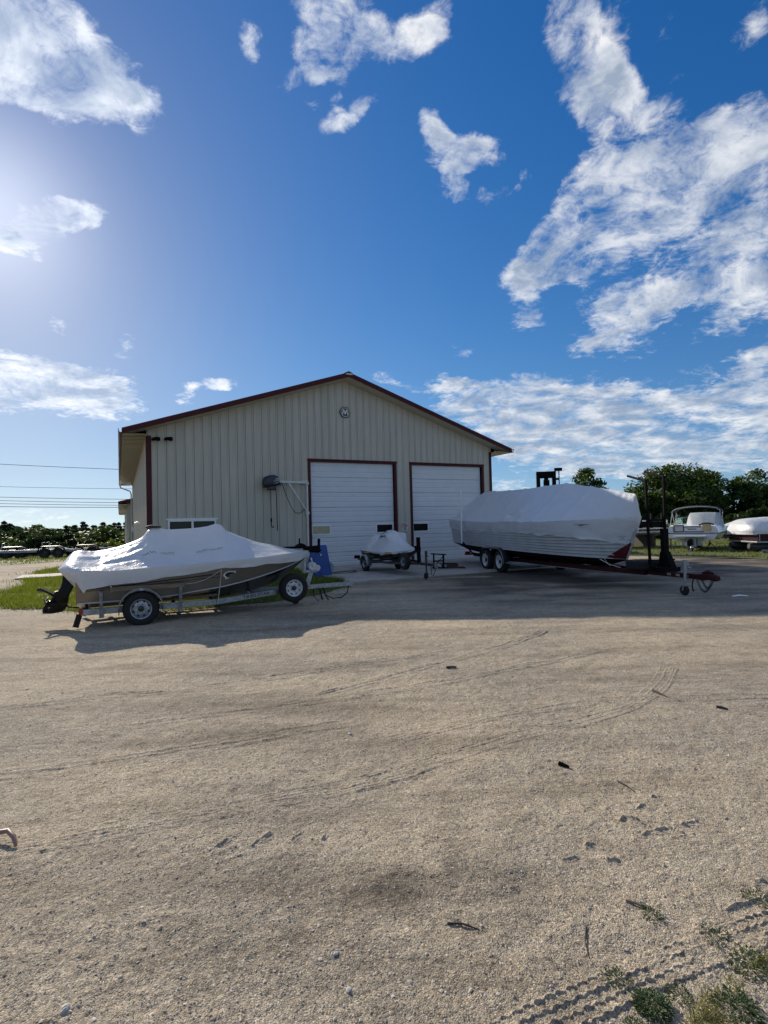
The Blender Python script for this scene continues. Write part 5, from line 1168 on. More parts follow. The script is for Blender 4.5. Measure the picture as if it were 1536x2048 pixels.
m = MB(); m.box((0, 0, .15), (.30, .26, .30)); m.prism([(-.15, .30), (.15, .30), (.04, .42), (-.10, .40)], -.13, .13); m.build('box_body', mat('box_grey', (.30, .34, .36), .5), hb_, bevel=.02)
m = MB()
for i, (ra, rb) in enumerate(((.52, .30), (.47, .24))):
    m.tube([Vector((ra*math.cos(q)+.03*math.sin(3*q+i), rb*math.sin(q), .055+.012*i+.02*math.sin(q*2+i))) for q in [-2.6+5.3*j/30 for j in range(31)]], .016, 8)
o = m.build('garden_hose', mat('hose', (.10, .115, .085), .5), None, smooth=60); o.location = G(682, 1148, .0); o.rotation_euler = (0, 0, rad(10)); tag(o, 'dark green hose lying in a loose loop on the apron by the blue bin', 'hose')
# ------------------------------------------------------------------ forklift behind the cruiser
fk = thing('forklift', 'black forklift with tall mast standing behind the wrapped cruiser', 'forklift', D(1096, 1040, 27)-Vector((0, 0, D(1096, 1040, 27).z)), rad(-100))
k27 = 27/FPX; zt = D(1096, 943, 27).z
m = MB()
for y in (-.42, .36): m.bar((.0, y, .15), (0, y, zt), .18, .26, (1, 0, 0))
m.bar((0, -.50, zt-.17), (0, .44, zt-.17), .20, .34); m.bar((0, -.42, 1.6), (0, .36, 1.6), .10, .18); m.tube([(.05, -.03, .3), (.05, -.03, zt-.30)], .11, 10); m.bar((.12, -.03, zt-.45), (.12, -.03, zt-.75), .30, .06, (1, 0, 0))
m.build('mast', mat('mast_black', (.008, .005, .005), .6, var=.3, spec=.08), fk, bevel=.008)
m = MB()
for y in (.44, .62): m.bar((-.05, y, zt-1.6), (-.05, y, zt+.07), .045, .045, (1, 0, 0))
m.bar((-.05, .40, zt+.09), (-.05, .78, zt+.09), .10, .16); m.bar((-.05, .42, zt-.40), (-.05, .64, zt-.40), .06, .10); m.build('hose_guide', 'satin_black', fk)
m = MB(); m.box((-1.3, 0, .75), (2.0, 1.15, .75)); m.box((-2.1, 0, .95), (.6, 1.2, .9), taper=.9); m.build('body', mat('lift_body', (.20, .10, .02), .45), fk, bevel=.04)
m = MB()
for x, y in ((-.45, -.5), (-.45, .5), (-1.9, -.5), (-1.9, .5)): m.bar((x, y, 1.1), (x*.95, y, 2.2), .06, .06, (1, 0, 0))
m.box((-1.15, 0, 2.22), (1.6, 1.1, .07)); m.build('overhead_guard', 'satin_black', fk)
for x in (-.4, -1.9):
    for sg in (-1, 1): wheel(fk, (x, sg*.52, .33), .33, .26, .18, sg, 'rim_white', holes=5)
m = MB()
for y in (-.28, .24): m.bar((.18, y, .18), (1.25, y, .14), .12, .05); m.bar((.18, y, .16), (.18, y, .75), .12, .05, (1, 0, 0))
m.bar((.12, -.5, .62), (.12, .46, .62), .08, .12); m.build('fork', 'steel_dark', fk)
# ------------------------------------------------------------------ boats on the grass at right
k25 = 24.8
sb = D(1382, 1040, k25); sb.z = .0
rb = thing('bowrider_boat', 'white sports boat with raised dark bimini top, its stern drive towards the yard', 'boat', sb, rad(52))
R_half = [(0, 1.08), (1.5, 1.16), (3.2, 1.12), (4.4, .85), (5.2, .45), (5.6, .12), (5.7, .03)]
R_z = lambda x: .86+.05*x/5.7
rh = hull('hull', rb, list(np.linspace(0, 3, 10)[:-1])+list(np.linspace(3, 5.7, 18)), lambda x: pchip(x, R_half), R_z, lambda x: pchip(x, [(0, .54), (3, .56), (5, .72), (5.7, .90)]), lambda x: pchip(x, [(0, .32), (3.5, .32), (5, .55), (5.7, .88)]), 'gel_white', 'gel_white', fl=.82)
m = MB(); m.loft([[(x, sg*(pchip(x, R_half)+.012), R_z(x)+z) for z in (-.045, -.015)] for sg in (-1,) for x in np.linspace(0, 5.7, 30)]); m.loft([[(x, (pchip(x, R_half)+.012), R_z(x)+z) for z in (-.045, -.015)] for x in np.linspace(0, 5.7, 30)]); m.box((-.012, 0, .83), (.02, 2.16, .03)); m.build('rub_rail', 'hull_black', rh)
m = MB()
dk = []
for x in np.linspace(0.02, 5.69, 30):
    b = pchip(x, R_half); h = pchip(x, [(0, .30), (.8, .36), (3, .34), (5.7, .10)]); dk.append([(x, -b, R_z(x)), (x+.0, -b*.97, R_z(x)+h*.55), (x, -b*.86, R_z(x)+h), (x, 0, R_z(x)+h+.02), (x, b*.86, R_z(x)+h), (x, b*.97, R_z(x)+h*.55), (x, b, R_z(x))])
m.loft(dk, cap0=True); dko = m.build('deck', 'gel_white', rb, smooth=40)
m = MB(); m.box((-.30, 0, .70), (.62, 1.30, .07)); m.prism([(-.05, .52), (.0, .52), (.0, .70), (-.40, .70)], -.5, .5); m.build('swim_platform', 'gel_white', rb, bevel=.03)
m = MB(); m.box((-.015, .52, 1.06), (.03, .36, .26)); m.build('transom_door', 'gel_grey', dko, bevel=.01)
m = MB(); m.box((-.02, .52, 1.06), (.016, .44, .34)); m.box((-.018, -.05, 1.13), (.02, .70, .035)); m.box((-.018, -.02, 1.02), (.02, .36, .03)); m.box((-.018, -.1, .905), (.02, .8, .03)); m.build('transom_trim', 'steel_dark', dko)
m = MB(); m.box((-.03, -.63, 1.10), (.05, .36, .34)); m.build('rear_seat', 'tan_seat', dko, bevel=.02)
m = MB(); m.tube([(-.03, -.32, 1.20), (-.04, -.50, 1.29), (-.04, -.75, 1.29), (-.03, -.92, 1.22)], .035, 8); m.build('grab_rail', 'hull_black', dko)
# stern drive
m = MB(); m.box((-.16, 0, .42), (.34, .42, .46)); m.box((-.13, .33, .44), (.10, .20, .36)); m.box((-.13, -.33, .44), (.10, .20, .36)); m.build('stern_bracket', 'gel_grey', rb, bevel=.03)
m = MB(); slab(m, [(-.25, .60), (-.62, .50), (-.60, .30), (-.56, .10), (-.62, -.02), (-.40, -.02), (-.30, .18), (-.22, .34)], .11); sd = m.build('stern_drive', 'black', rb, smooth=45)
m = MB()
for i in range(3):
    a = 2*pi*i/3+.4; pc = Vector((-.66, 0, .16)); rv = Vector((0, math.cos(a), math.sin(a))); tv = Vector((0, -math.sin(a), math.cos(a)))
    m.loft([[pc+rv*r_+tv*w_, pc+rv*r_-tv*w_+Vector((.05, 0, 0))] for r_, w_ in ((.03, .03), (.10, .07), (.17, .05), (.19, .015))])
m.build('propeller', 'galv', sd, thick=.008)
m = MB()                                          # windshield
ws_pts = [(2.0, -.98), (2.9, -.80), (3.3, -.35), (3.3, .35), (2.9, .80), (2.0, .98)]
m.loft([[(x, y, 1.20), (x-.22, y*.93, 1.20+.38)] for x, y in ws_pts]); wsl = m.build('windshield', 'glass', rb)
m = MB(); m.tube([(x-.22, y*.93, 1.58) for x, y in ws_pts], .02, 6); m.build('windshield_frame', 'galv', wsl)
for x, y in ws_pts[1:-1]: m.tube([(x, y, 1.2), (x-.22, y*.93, 1.58)], .014, 6)
m = MB(); sec = [(1.02, 1.86), (1.0, 1.96), (.85, 2.06), (.45, 2.13), (0, 2.15), (-.45, 2.13), (-.85, 2.06), (-1.0, 1.96), (-1.02, 1.86)]
m.loft([[(x, y, z+dz) for y, z in sec] for x, dz in ((1.5, -.05), (1.9, .0), (2.3, 0), (2.7, -.05))]); bt = m.build('bimini_top', 'canvas', rb, smooth=50, thick=.03)
m = MB()
for x in (1.5, 2.7): m.tube([(x, y*1.01, z+(-.05)) for y, z in sec], .016, 6)
for sg in (-1, 1):
    m.tube([(1.5, sg*1.02, 1.82), (2.1, sg*1.02, 1.18)], .016, 6); m.tube([(2.7, sg*1.02, 1.82), (2.1, sg*1.02, 1.18)], .016, 6); m.tube([(1.5, sg*1.02, 1.82), (.7, sg*1.0, 1.18)], .014, 6)
m.build('bimini_frame', 'gel_grey', bt)
m = MB(); rr_ = []
for x, yl, yr, zt_ in ((.55, .05, -1.0, 1.24), (1.0, .20, -1.0, 1.74), (1.1, .22, -1.02, 1.80), (2.6, .25, -1.04, 1.82), (3.1, .20, -1.0, 1.74), (4.2, .15, -.88, 1.42), (5.0, .10, -.52, 1.26), (5.5, 0, -.15, 1.02)):
    rr_.append([(x, yl+.16, 1.12), (x, yl+.05, 1.12+(zt_-1.12)*.7), (x, yl-.05, zt_), (x, (yl+yr)/2, zt_+.01), (x, yr+.12, zt_-.02), (x, yr+.0, 1.12+(zt_-1.12)*.45), (x, yr-.03, 1.0)])
m.loft(rr_, cap0=True, cap1=True); m.build('mooring_cover', 'grey_canvas', rb, smooth=35)
def stand(px, py, dep, top, lab, grp, rz):
    p = D(px, py, dep); p.z = .0
    t = thing('boat_stand', lab, 'stand', p, rz, grp); m = MB()
    for i in range(3): a = 2*pi*i/3+.3; m.tube([(0, 0, top*.62), (.26*math.cos(a), .26*math.sin(a), .03)], .018, 6)
    m.tube([(0, 0, top*.40), (0, 0, top)], .028, 8); m.build('tripod', 'steel_dark', t); m = MB(); m.box((0, 0, top+.012), (.22, .22, .03)); m.build('pad', 'dark_wood', t); return t
stand(1342, 1090, 24.5, .60, 'steel tripod stand under the left side of the white bimini boat', 'boat stands on the grass', .3)
stand(1420, 1090, 25.3, .60, 'steel tripod stand under the right side of the white bimini boat', 'boat stands on the grass', 1.0)
bl_ = thing('keel_block', 'dark wooden block under the keel of the white bimini boat', 'block', sb+Vector((1.4, 1.9, 0)), rad(52)); m = MB(); m.box((0, 0, .15), (.5, .35, .28)); m.box((0, 0, .045), (.7, .45, .05)); m.build('timber', 'dark_wood', bl_)
def wrapped(name, label, px, dep, rz, L, half, z0, zrub, top, hullm, seed, tubes=False):
    p = D(px, 1040, dep); p.z = 0
    t = thing(name, label, 'boat', p, rz)
    def wr(x, k, y, z):
        a = abs(k); d = .03*f1(x*1.1+seed, a*5, seed, 3)+.012*f1(x*4, k*9, seed+2, 2); return (0, d*.8*(1 if y > 0 else -1)+(.03*f1(x*3, a*5, seed+4, 2)*(1 if y > 0 else -1) if a > .7 else 0), d+(.05*f1(x*2, 0, seed+7, 2) if a > .99 else 0))
    c = cover_mesh(list(np.linspace(0, L, 44)), lambda x: half(x)+.02, lambda x: zrub(x)+.10, lambda x: zrub(x)-.10, top, lambda x, q: (1-q**3.2), wr, 12, 5, .03).build('cover', 'wrap', t, smooth=65, weld=True)
    return t, c
pt, pc_ = wrapped('pontoon_boat', 'shrink-wrapped pontoon boat with dark maroon side panels at the right edge of the yard', 1476, 23.2, rad(-7), 6.6, lambda x: pchip(x, [(0, .98), (.25, 1.12), (6.2, 1.15), (6.6, 1.0)]), 0, lambda x: .86, lambda x: pchip(x, [(0, 1.40), (.08, 1.44), (.5, 1.48), (2, 1.53), (6, 1.50), (6.6, 1.3)]), None, 5)
m = MB(); m.box((3.35, -1.14, .66), (6.3, .03, .30)); m.box((3.35, 1.14, .66), (6.3, .03, .30)); m.box((.185, 0, .66), (.03, 2.31, .30)); m.build('side_panel', mat('panel_maroon', (.032, .006, .009), .45, var=.2, spec=.2), pt)
for i in range(8): m = MB(); m.box((.22+.88*i, -1.162, .66), (.03, .02, .32)); m.build('panel_post', 'galv', pt)
m = MB(); m.box((3.35, 0, .47), (6.5, 2.36, .06)); m.build('deck_edge', 'galv', pt, bevel=.01)
for sg in (-1, 1):
    m = MB(); m.tube([(.0, sg*.75, .30), (.25, sg*.75, .27), (6.0, sg*.75, .27), (6.5, sg*.75, .36)], [.12, .22, .22, .05], 14); m.build('pontoon_tube', 'steel_dark', pt, smooth=40)
m = MB(); m.bar((.35, -1.0, .12), (6.0, -1.0, .12), .06, .06)
for x in (.6, 2.4, 4.4): m.bar((x, -1.0, .06), (x, 1.0, .06), .1, .1)
for x in (.95, 2.4): m.bar((x, -1.0, .02), (x, -1.0, .2), .05, .05, (1, 0, 0))
m.build('cradle', 'galv', pt)
m = MB()
for pts in ([(.75, 1.10), (.80, 1.02), (.86, 1.12), (.90, 1.00)], [(.95, 1.02), (1.02, 1.12), (1.06, 1.0), (1.14, 1.1)], [(1.18, 1.02), (1.26, 1.10), (1.32, 1.02), (1.45, 1.08)]): m.tube([(x, -1.175-.02, z-.10) for x, z in pts], .010, 4)
m.build('marker_scrawl', 'ink', pc_)
rb2, _ = wrapped('runabout_boat', 'low wrapped runabout with pointed bow, between the bimini boat and the wrapped pontoon', 1433, 31, rad(8), 5.0, lambda x: pchip(x, [(0, .05), (.5, .38), (1.4, .8), (2.4, .98), (5, 1.0)]), 0, lambda x: .86-.02*x, lambda x: pchip(x, [(0, .99), (.5, 1.06), (1.0, 1.2), (2.0, 1.36), (5, 1.40)]), None, 15)
m = MB(); rings = []
for x in np.linspace(.05, 4.95, 20):
    b = pchip(x, [(0, .05), (.5, .38), (1.4, .8), (2.4, .98), (5, 1.0)]); k = pchip(x, [(0, .80), (.6, .52), (1.5, .34), (5, .28)]); rings.append([(x, -b, .80), (x, -b*.85, min(.6, .5*(.8+k)+.06)), (x, 0, k), (x, b*.85, min(.6, .5*(.8+k)+.06)), (x, b, .80)])
m.loft(rings, cap1=True); m.build('hull', 'hull_black', rb2, smooth=40)
m = MB(); m.bar((-.9, 0, .35), (4.6, 0, .30), .12, .1); m.bar((0, -.6, .30), (0, .6, .30), .08, .08); m.tube([(.1, 0, .3), (.1, 0, .95)], .05, 8); m.bar((3.2, -.9, .3), (3.2, .9, .3), .1, .1); ct_ = m.build('trailer_frame', 'steel_dark', rb2)
for sg in (-1, 1): wheel(rb2, (3.2, sg*1.0, .30), .30, .18, .17, sg, 'rim_white', holes=5)
# runabout whose bow looks out from behind the cruiser
wb = D(1277, 1060, 20.2); wb.z = 0
wt2 = thing('lapstrake_runabout', 'old white lapstrake runabout whose bow peeks out behind the cruiser bow', 'boat', wb, rad(-24))
w_half = lambda x: pchip(x, [(-4.5, .85), (-2, .95), (-1, .72), (-.4, .38), (-.05, .05), (0, .02)])
hull('hull', wt2, list(np.linspace(-4.5, 0, 30)), w_half, lambda x: 1.02+.16*((x+4.5)/4.5)**2, lambda x: pchip(x, [(-4.5, .62), (-1.2, .66), (-.3, .86), (0, 1.1)]), lambda x: pchip(x, [(-4.5, .45), (-1.4, .47), (-.4, .70), (0, 1.08)]), 'gel_white', 'gel_white', fl=.84, laps=6, lap=.018)
m = MB(); m.loft([[(x, -w_half(x), 1.02+.16*((x+4.5)/4.5)**2), (x, 0, 1.08+.16*((x+4.5)/4.5)**2), (x, w_half(x), 1.02+.16*((x+4.5)/4.5)**2)] for x in np.linspace(-4.5, 0, 20)]); m.build('deck', 'gel_white', wt2, smooth=40)
m = MB(); m.box((-.25, 0, 1.26), (.16, .10, .10)); m.tube([(-.15, 0, 1.2), (-.15, 0, 1.30), (-.35, 0, 1.34)], .02, 6); m.build('bow_light', 'galv', wt2)
for x, w_ in ((-3.2, .9), (-1.2, .6)): m = MB(); m.bar((x, 0, .0), (x, 0, .47), w_, .12, (1, 0, 0)); m.build('cradle', 'dark_wood', wt2)
pb = D(1320, 1050, 30); pb.z = 0
pp = thing('pontoon_boat', 'open pontoon boat with black rails and white seats, behind the cruiser bow', 'boat', pb, rad(4))
for y in (-.75, .75):
    m = MB(); m.tube([(-5.6, y, .82), (-.5, y, .82), (-.15, y, .86), (.02, y, .95)], [.17, .17, .14, .03], 14); m.build('pontoon_tube', 'galv', pp, smooth=40)
m = MB(); m.box((-2.9, 0, 1.02), (5.4, 2.1, .06)); m.build('deck_edge', 'galv', pp)
m = MB()
for y in (-1.0, 1.0): m.box((-2.9, y, 1.24), (4.9, .03, .34))
for x in (-.5, -1.1, -1.7, -5.3): m.bar((x, -1.0, 1.05), (x, -1.0, 1.85 if x > -1.5 else 1.5), .14, .08, (1, 0, 0))
m.build('rail_panel', 'satin_black', pp)
for x in (-.25, -.8, -1.4, -2.2): m = MB(); m.box((x, -.75, 1.36), (.30, .3, .24)); m.build('seat', 'white', pp, bevel=.03)
for x in (-4.8, -3, -1.0): m = MB(); m.box((x, 0, .32), (.2, 2.0, .64)); m.build('cradle', 'dark_wood', pp)
# ------------------------------------------------------------------ left: empty trailers along the field
def flat_trailer(px, py, rz, L, lab, bars):
    p = G(px, py); p.z = 0
    t = thing('empty_trailer', lab, 'trailer', p, rz, 'empty trailers along the field edge'); m = MB()
    for y in (-.8, .8): m.bar((-L/2, y, .50), (L/2, y, .46), .10, .16)
    for x in np.linspace(-L/2, L/2, 6): m.bar((x, -.8, .46), (x, .8, .46), .08, .08)
    m.bar((-L/2, -.8, .48), (-L/2-1.4, 0, .46), .09, .12); m.bar((-L/2, .8, .48), (-L/2-1.4, 0, .46), .09, .12); m.build('frame', 'galv', t)
    for x in (L*.16, L*.16+.8):
        for sg in (-1, 1): wheel(t, (x, sg*.98, .33), .33, .2, .19, sg, 'steel_dark', holes=4)
    fender(t, (L*.16+.4, -.98, .36), .42, .26, -.4, .4, 'steel_dark')
    if bars:
        for x, h in ((-L*.45, 1.1), (L*.1, 1.0)): m = MB(); m.bar((x, -.5, .5), (x+.05, -.5, h), .06, .06, (1, 0, 0)); m.bar((x, .5, .5), (x+.05, .5, h), .06, .06, (1, 0, 0)); m.bar((x+.05, -.5, h), (x+.05, .5, h), .06, .06); m.build('guide_post', 'galv', t)
    return t
flat_trailer(70, 1116, rad(10), 6.2, 'long empty galvanised boat trailer with black wheels parked at the field edge', True)
flat_trailer(-10, 1118, rad(28), 4.2, 'shorter empty trailer nosed in at the left end of the field edge', True)
flat_trailer(150, 1112, rad(4), 5.0, 'empty trailer parked behind the stern of the pewter boat at the field edge', False)
for k_, (px, py, l, r_) in enumerate(((60, 1109, 3.4, .18), (95, 1107, 3.0, .15), (35, 1108, 2.6, .2))):
    m = MB(); m.tube([(-l/2, 0, r_), (-l*.1, .04, r_*1.05), (l/2, 0, r_*.9)], [r_, r_*1.02, r_*.85], 10); o = m.build('log', 'bark', None, smooth=50); q = G(px, py); o.location = q; o.location.z = -.03; o.rotation_euler = (0, 0, rad((8, -6, 20)[k_]))
    tag(o, ('grey log lying behind the long empty trailer', 'slim log behind the wheels of the long empty trailer', 'thick short log behind the shorter empty trailer')[k_], 'log', 'logs behind the trailers')
# ------------------------------------------------------------------ trees
def crown_mesh(name, seed, rx, rz, z0, nclump, nleaf, ls, m, shape='round', flat=1.0):
    rg = np.random.default_rng(seed); cs = []
    while len(cs) < nclump:
        d = rg.normal(size=3); d /= np.linalg.norm(d); r = rg.random()**.42
        if shape == 'tall': p = np.array([d[0]*rx*r*(1-.35*max(0, d[2])), d[1]*rx*r*(1-.35*max(0, d[2])), d[2]*rz*r])
        else: p = np.array([d[0]*rx*r, d[1]*rx*r, d[2]*rz*r*(1 if d[2] > 0 else .8)])
        p *= 1+.22*math.sin(3*math.atan2(d[1], d[0])+seed)*(1-abs(d[2])); cs.append((p, (.20+.16*rg.random())*rx))
    P = []
    per = max(3, nleaf//nclump)
    for p, r in cs:
        d = rg.normal(size=(per, 3)); d /= np.linalg.norm(d, axis=1)[:, None]; q = p+d*r*(rg.random((per, 1))**.35)*np.array([1, 1, .75]); P.append(q)
    P = np.concatenate(P); P[:, 2] += z0+rz*.9; k = len(P)
    n = rg.normal(size=(k, 3))+np.array([0, 0, .7]); n /= np.linalg.norm(n, axis=1)[:, None]
    t = np.cross(n, rg.normal(size=(k, 3))); t /= np.linalg.norm(t, axis=1)[:, None]; b = np.cross(n, t)
    s = ls*(.6+.8*rg.random((k, 1)))
    V = np.stack([P-t*s, P-b*s*.5, P+t*s, P+b*s*.5], 1).reshape(-1, 3)
    return raw_mesh(name, V, np.arange(k*4).reshape(-1, 4), m, False)
def conifer_mesh(name, seed, h, r, nleaf, ls, m):
    rg = np.random.default_rng(seed); P = []; Tn = []
    tiers = 15
    for i in range(tiers):
        z = h*(.20+.80*i/tiers); rr = r*(1-i/tiers)**.85*(.75+.5*rg.random())+.1
        nb = 9
        for j in range(nb):
            a = 2*pi*(j+rg.random()*.8)/nb; kk = max(2, int(nleaf/tiers/nb*(rr/r+.25)*1.6)); u = rg.random((kk, 1))**.6; L = rr*(.7+.5*rg.random())
            dr = np.array([math.cos(a), math.sin(a), 0]); P.append(dr*L*u+np.array([0, 0, z])+np.concatenate([rg.normal(size=(kk, 2))*.10*rr, -.16*L*u+rg.normal(size=(kk, 1))*.05*h/tiers], 1))
    P = np.concatenate(P); k = len(P); n = rg.normal(size=(k, 3)); n /= np.linalg.norm(n, axis=1)[:, None]; t = np.cross(n, rg.normal(size=(k, 3))); t /= np.linalg.norm(t, axis=1)[:, None]; b = np.cross(n, t); s = ls*(.6+.8*rg.random((k, 1)))
    V = np.stack([P-t*s, P-b*s*.35, P+t*s, P+b*s*.35], 1).reshape(-1, 3)
    return raw_mesh(name, V, np.arange(k*4).reshape(-1, 4), m, False)
def trunk_mesh(seed, h, r, branches=5, spread=1.5):
    rg = random.Random(seed); m = MB(); pts = [Vector((0, 0, 0))]; 
    for i in range(1, 7): pts.append(Vector((rg.uniform(-.05, .05)*h*.3, rg.uniform(-.05, .05)*h*.3, h*i/6)))
    m.tube(pts, [r*(1.25 if i == 0 else 1-.13*i) for i in range(7)], 9)
    for i in range(branches):
        a = 2*pi*i/branches+rg.random(); b0 = pts[2+i % 4]; e = b0+Vector((math.cos(a)*spread, math.sin(a)*spread, h*.28)); m.tube([b0, b0.lerp(e, .5)+Vector((0, 0, -.1)), e], [r*.5, r*.32, r*.10], 6)
    return m
def tree(name, label, loc, h, crown_me, trunk_h, trunk_r, seed, sc=(1, 1, 1), group=None, spread=1.5, cat='tree'):
    t = thing(name, label, cat, loc, seed*1.7, group); t.scale = sc
    link_mesh('crown', crown_me, t); trunk_mesh(seed, trunk_h, trunk_r, 5, spread).build('trunk', 'bark', t, smooth=60); return t
TG = 'trees beyond the boats at right'
p = D(1362, 1060, 52); p.z = 0
tree('broadleaf_tree', 'big round dark green tree behind the white bimini boat', p, 6.6, crown_mesh('crown', 3, 4.0, 3.55, .2, 160, 27000, .17, 'leaf'), 4.0, .28, 3, group=TG)
p = D(1297, 1060, 50); p.z = 0
tree('broadleaf_tree', 'lower leafy tree at the left flank of the big round tree', p, 4.6, crown_mesh('crown', 5, 2.4, 2.3, .3, 70, 9000, .2, 'leaf'), 2.8, .18, 5, group=TG)
p = D(1425, 1060, 55); p.z = 0
tree('broadleaf_tree', 'dense tree filling the gap right of the big round tree', p, 5, crown_mesh('crown', 6, 2.2, 1.45, .0, 60, 8000, .18, 'leaf_dark'), 2.0, .18, 6, group=TG)
p = D(1520, 1060, 50); p.z = 0
tree('broadleaf_tree', 'open-crowned tree with reaching twigs at the right edge, behind the wrapped pontoon', p, 6, crown_mesh('crown', 7, 2.9, 2.7, .5, 75, 8000, .19, 'leaf'), 3.8, .2, 7, group=TG)
p = D(1590, 1060, 48); p.z = 0
tree('broadleaf_tree', 'leafy tree reaching in from beyond the right edge of the yard', p, 6, crown_mesh('crown', 8, 2.8, 2.5, .4, 70, 7000, .2, 'leaf'), 3.4, .2, 8, group=TG)
p = D(1178, 1060, 50); p.z = 0
tree('ash_tree', 'tall slender pale green tree whose top shows over the wrapped cruiser', p, 6, crown_mesh('crown', 9, 1.9, 2.3, 2.35, 40, 3000, .16, 'leaf', 'tall'), 5.4, .16, 9, group=TG, spread=1.1)
p = D(1140, 1060, 51); p.z = 0
tree('ash_tree', 'shorter twiggy tree beside the slender one, over the cruiser roof near the forklift', p, 5, crown_mesh('crown', 10, 1.2, 1.3, 2.75, 22, 1200, .15, 'leaf', 'tall'), 4.2, .12, 10, group=TG, spread=.9)
bush_me = [crown_mesh('foliage', 20+i, 1.5, .95, -.25, 46, 5200, .12, mm) for i, mm in enumerate(('leaf', 'leaf_dark', 'leaf_light'))]
def bush(label, loc, sc, k, group, nm='shrub'):
    o = link_mesh(nm, bush_me[k]); o.location = loc; o.scale = sc; o.rotation_euler = (0, 0, loc[0]*.7); return tag(o, label, 'bush', group)
for px, dep, sc, k, lab in ((1318, 40, (1, 1, .9), 2, 'bright green shrub behind the open pontoon boat'), (1250, 43, (1.5, 1, 1.0), 1, 'dark shrub hidden mostly by the cruiser bow'), (1440, 42, (1.2, 1, .7), 0, 'green shrub between the bimini boat and the wrapped runabout'), (1490, 40, (1.6, 1, 1.15), 1, 'dark hedge shrub behind the wrapped runabout'), (1540, 38, (1.8, 1.1, 1.35), 1, 'tall dark hedge shrub over the wrapped pontoon at the right edge'), (1365, 44, (1.7, 1.2, 1.1), 1, 'dark shrub directly behind the bimini top'), (1410, 45, (1.6, 1, 1.05), 1, 'dark shrub behind the grey boat cover')):
    p = D(px, 1060, dep); p.z = 0; bush(lab, p, sc, k, 'shrubs along the meadow')
# left wood on lower ground
wv_ = [crown_mesh('crown', 40+i, 3.1, 3.0, 1.2, 90, 10000, .21, mm) for i, mm in enumerate(('leaf_dark', 'leaf', 'leaf_dark'))]
cv = [conifer_mesh('crown', 50+i, 9.0, 2.1, 5200, .26, 'needle') for i in range(2)]
def fz_(x, y): return ground_z(x, y)
tm_ = [trunk_mesh(70+i, 5 if i < 3 else 7.6, .22, 5 if i < 3 else 0, 1.4).build('trunk', 'bark', None, smooth=60) for i in range(4)]
trunks = [o.data for o in tm_]
for o in tm_: bpy.data.objects.remove(o)
rgt = random.Random(5); n_l = 0
spots = []
for i in range(27): spots.append((-95+15*i+rgt.uniform(-6, 6), rgt.uniform(64, 82), 'b'))
for px, dep in ((132, 74), (150, 77), (172, 73), (188, 76), (206, 72), (219, 75), (238, 74), (252, 77), (8, 70), (20, 72), (-30, 70), (166, 80), (229, 82)): spots.append((px, dep, 'c'))
for i in range(9): spots.append((-80+45*i+rgt.uniform(-9, 9), rgt.uniform(92, 104), 'f'))
for i, (px, dep, kd) in enumerate(spots):
    p = D(px, 1060, dep); p.z = fz_(p.x, p.y)-.1
    ytop = {'b': 1053+rgt.uniform(-8, 8), 'c': 1040+rgt.uniform(-3, 7), 'f': 1047+rgt.uniform(-3, 3)}[kd]
    if px < 25: ytop -= 5
    H_ = D(px, ytop, dep).z-p.z; h0 = 9.2 if kd == 'c' else 7.7; s_ = H_/h0
    lab = {'b': 'dark broadleaf tree in the wood edge beyond the left field', 'c': 'dark pine standing above the wood edge beyond the left field', 'f': 'distant tree rising behind the left wood edge'}[kd]
    t = thing('pine_tree' if kd == 'c' else 'broadleaf_tree', lab, 'tree', p, i*1.3, {'b': 'broadleaf trees of the left wood edge', 'c': 'pines of the left wood edge', 'f': 'distant trees behind the left wood'}[kd])
    wd_ = rgt.uniform(1.0, 1.75) if kd != 'c' else rgt.uniform(.8, 1.05); t.scale = (s_*wd_, s_*wd_, s_)
    link_mesh('crown', cv[i % 2] if kd == 'c' else wv_[i % 3], t); link_mesh('trunk', trunks[3 if kd == 'c' else i % 3], t)
for px, py, sc, k, lab in ((70, 1110, (1.12, 1.0, .98), 1, 'large dark rounded bush behind the empty trailers at left'), (112, 1109, (.42, .42, .44), 2, 'small bright green bush right of the large dark one'), (222, 1106, (.82, .75, .60), 2, 'spreading pale green bush between the pewter boat stern and the building'), (10, 1108, (1.0, .9, .72), 0, 'green bush at the left edge beside the large dark one'), (160, 1106, (1.1, .9, .7), 1, 'dark bush behind the stern of the pewter boat')):
    p = G(px, py); p.z = 0 if k != 9 else 0
    bush(lab, p, sc, k, 'bushes along the left field')
# overhead wires
for i, (y0, y1, dep, r_) in enumerate(((927, 940, 64, .028), (972, 978, 66, .020), (993, 999, 68, .028), (1000, 1006, 68, .028), (1006, 1011, 68, .028), (1012, 1015, 68, .034))):
    a = D(0, y0, dep); b = D(262, y1, dep); d_ = b-a; p0 = a-d_*2.2; p1 = b+d_*1.5; m = MB()
    m.tube([p0.lerp(p1, q/24)-Vector((0, 0, 1))*(.8*4*(q/24)*(1-q/24)-.8*.9) for q in range(25)], r_, 5)
    o = m.build('power_line', 'satin_black', None); tag(o, ('topmost', 'second', 'third', 'fourth', 'fifth', 'lowest')[i]+' of the six overhead wires crossing the sky at left', 'wire', 'overhead wires at left')
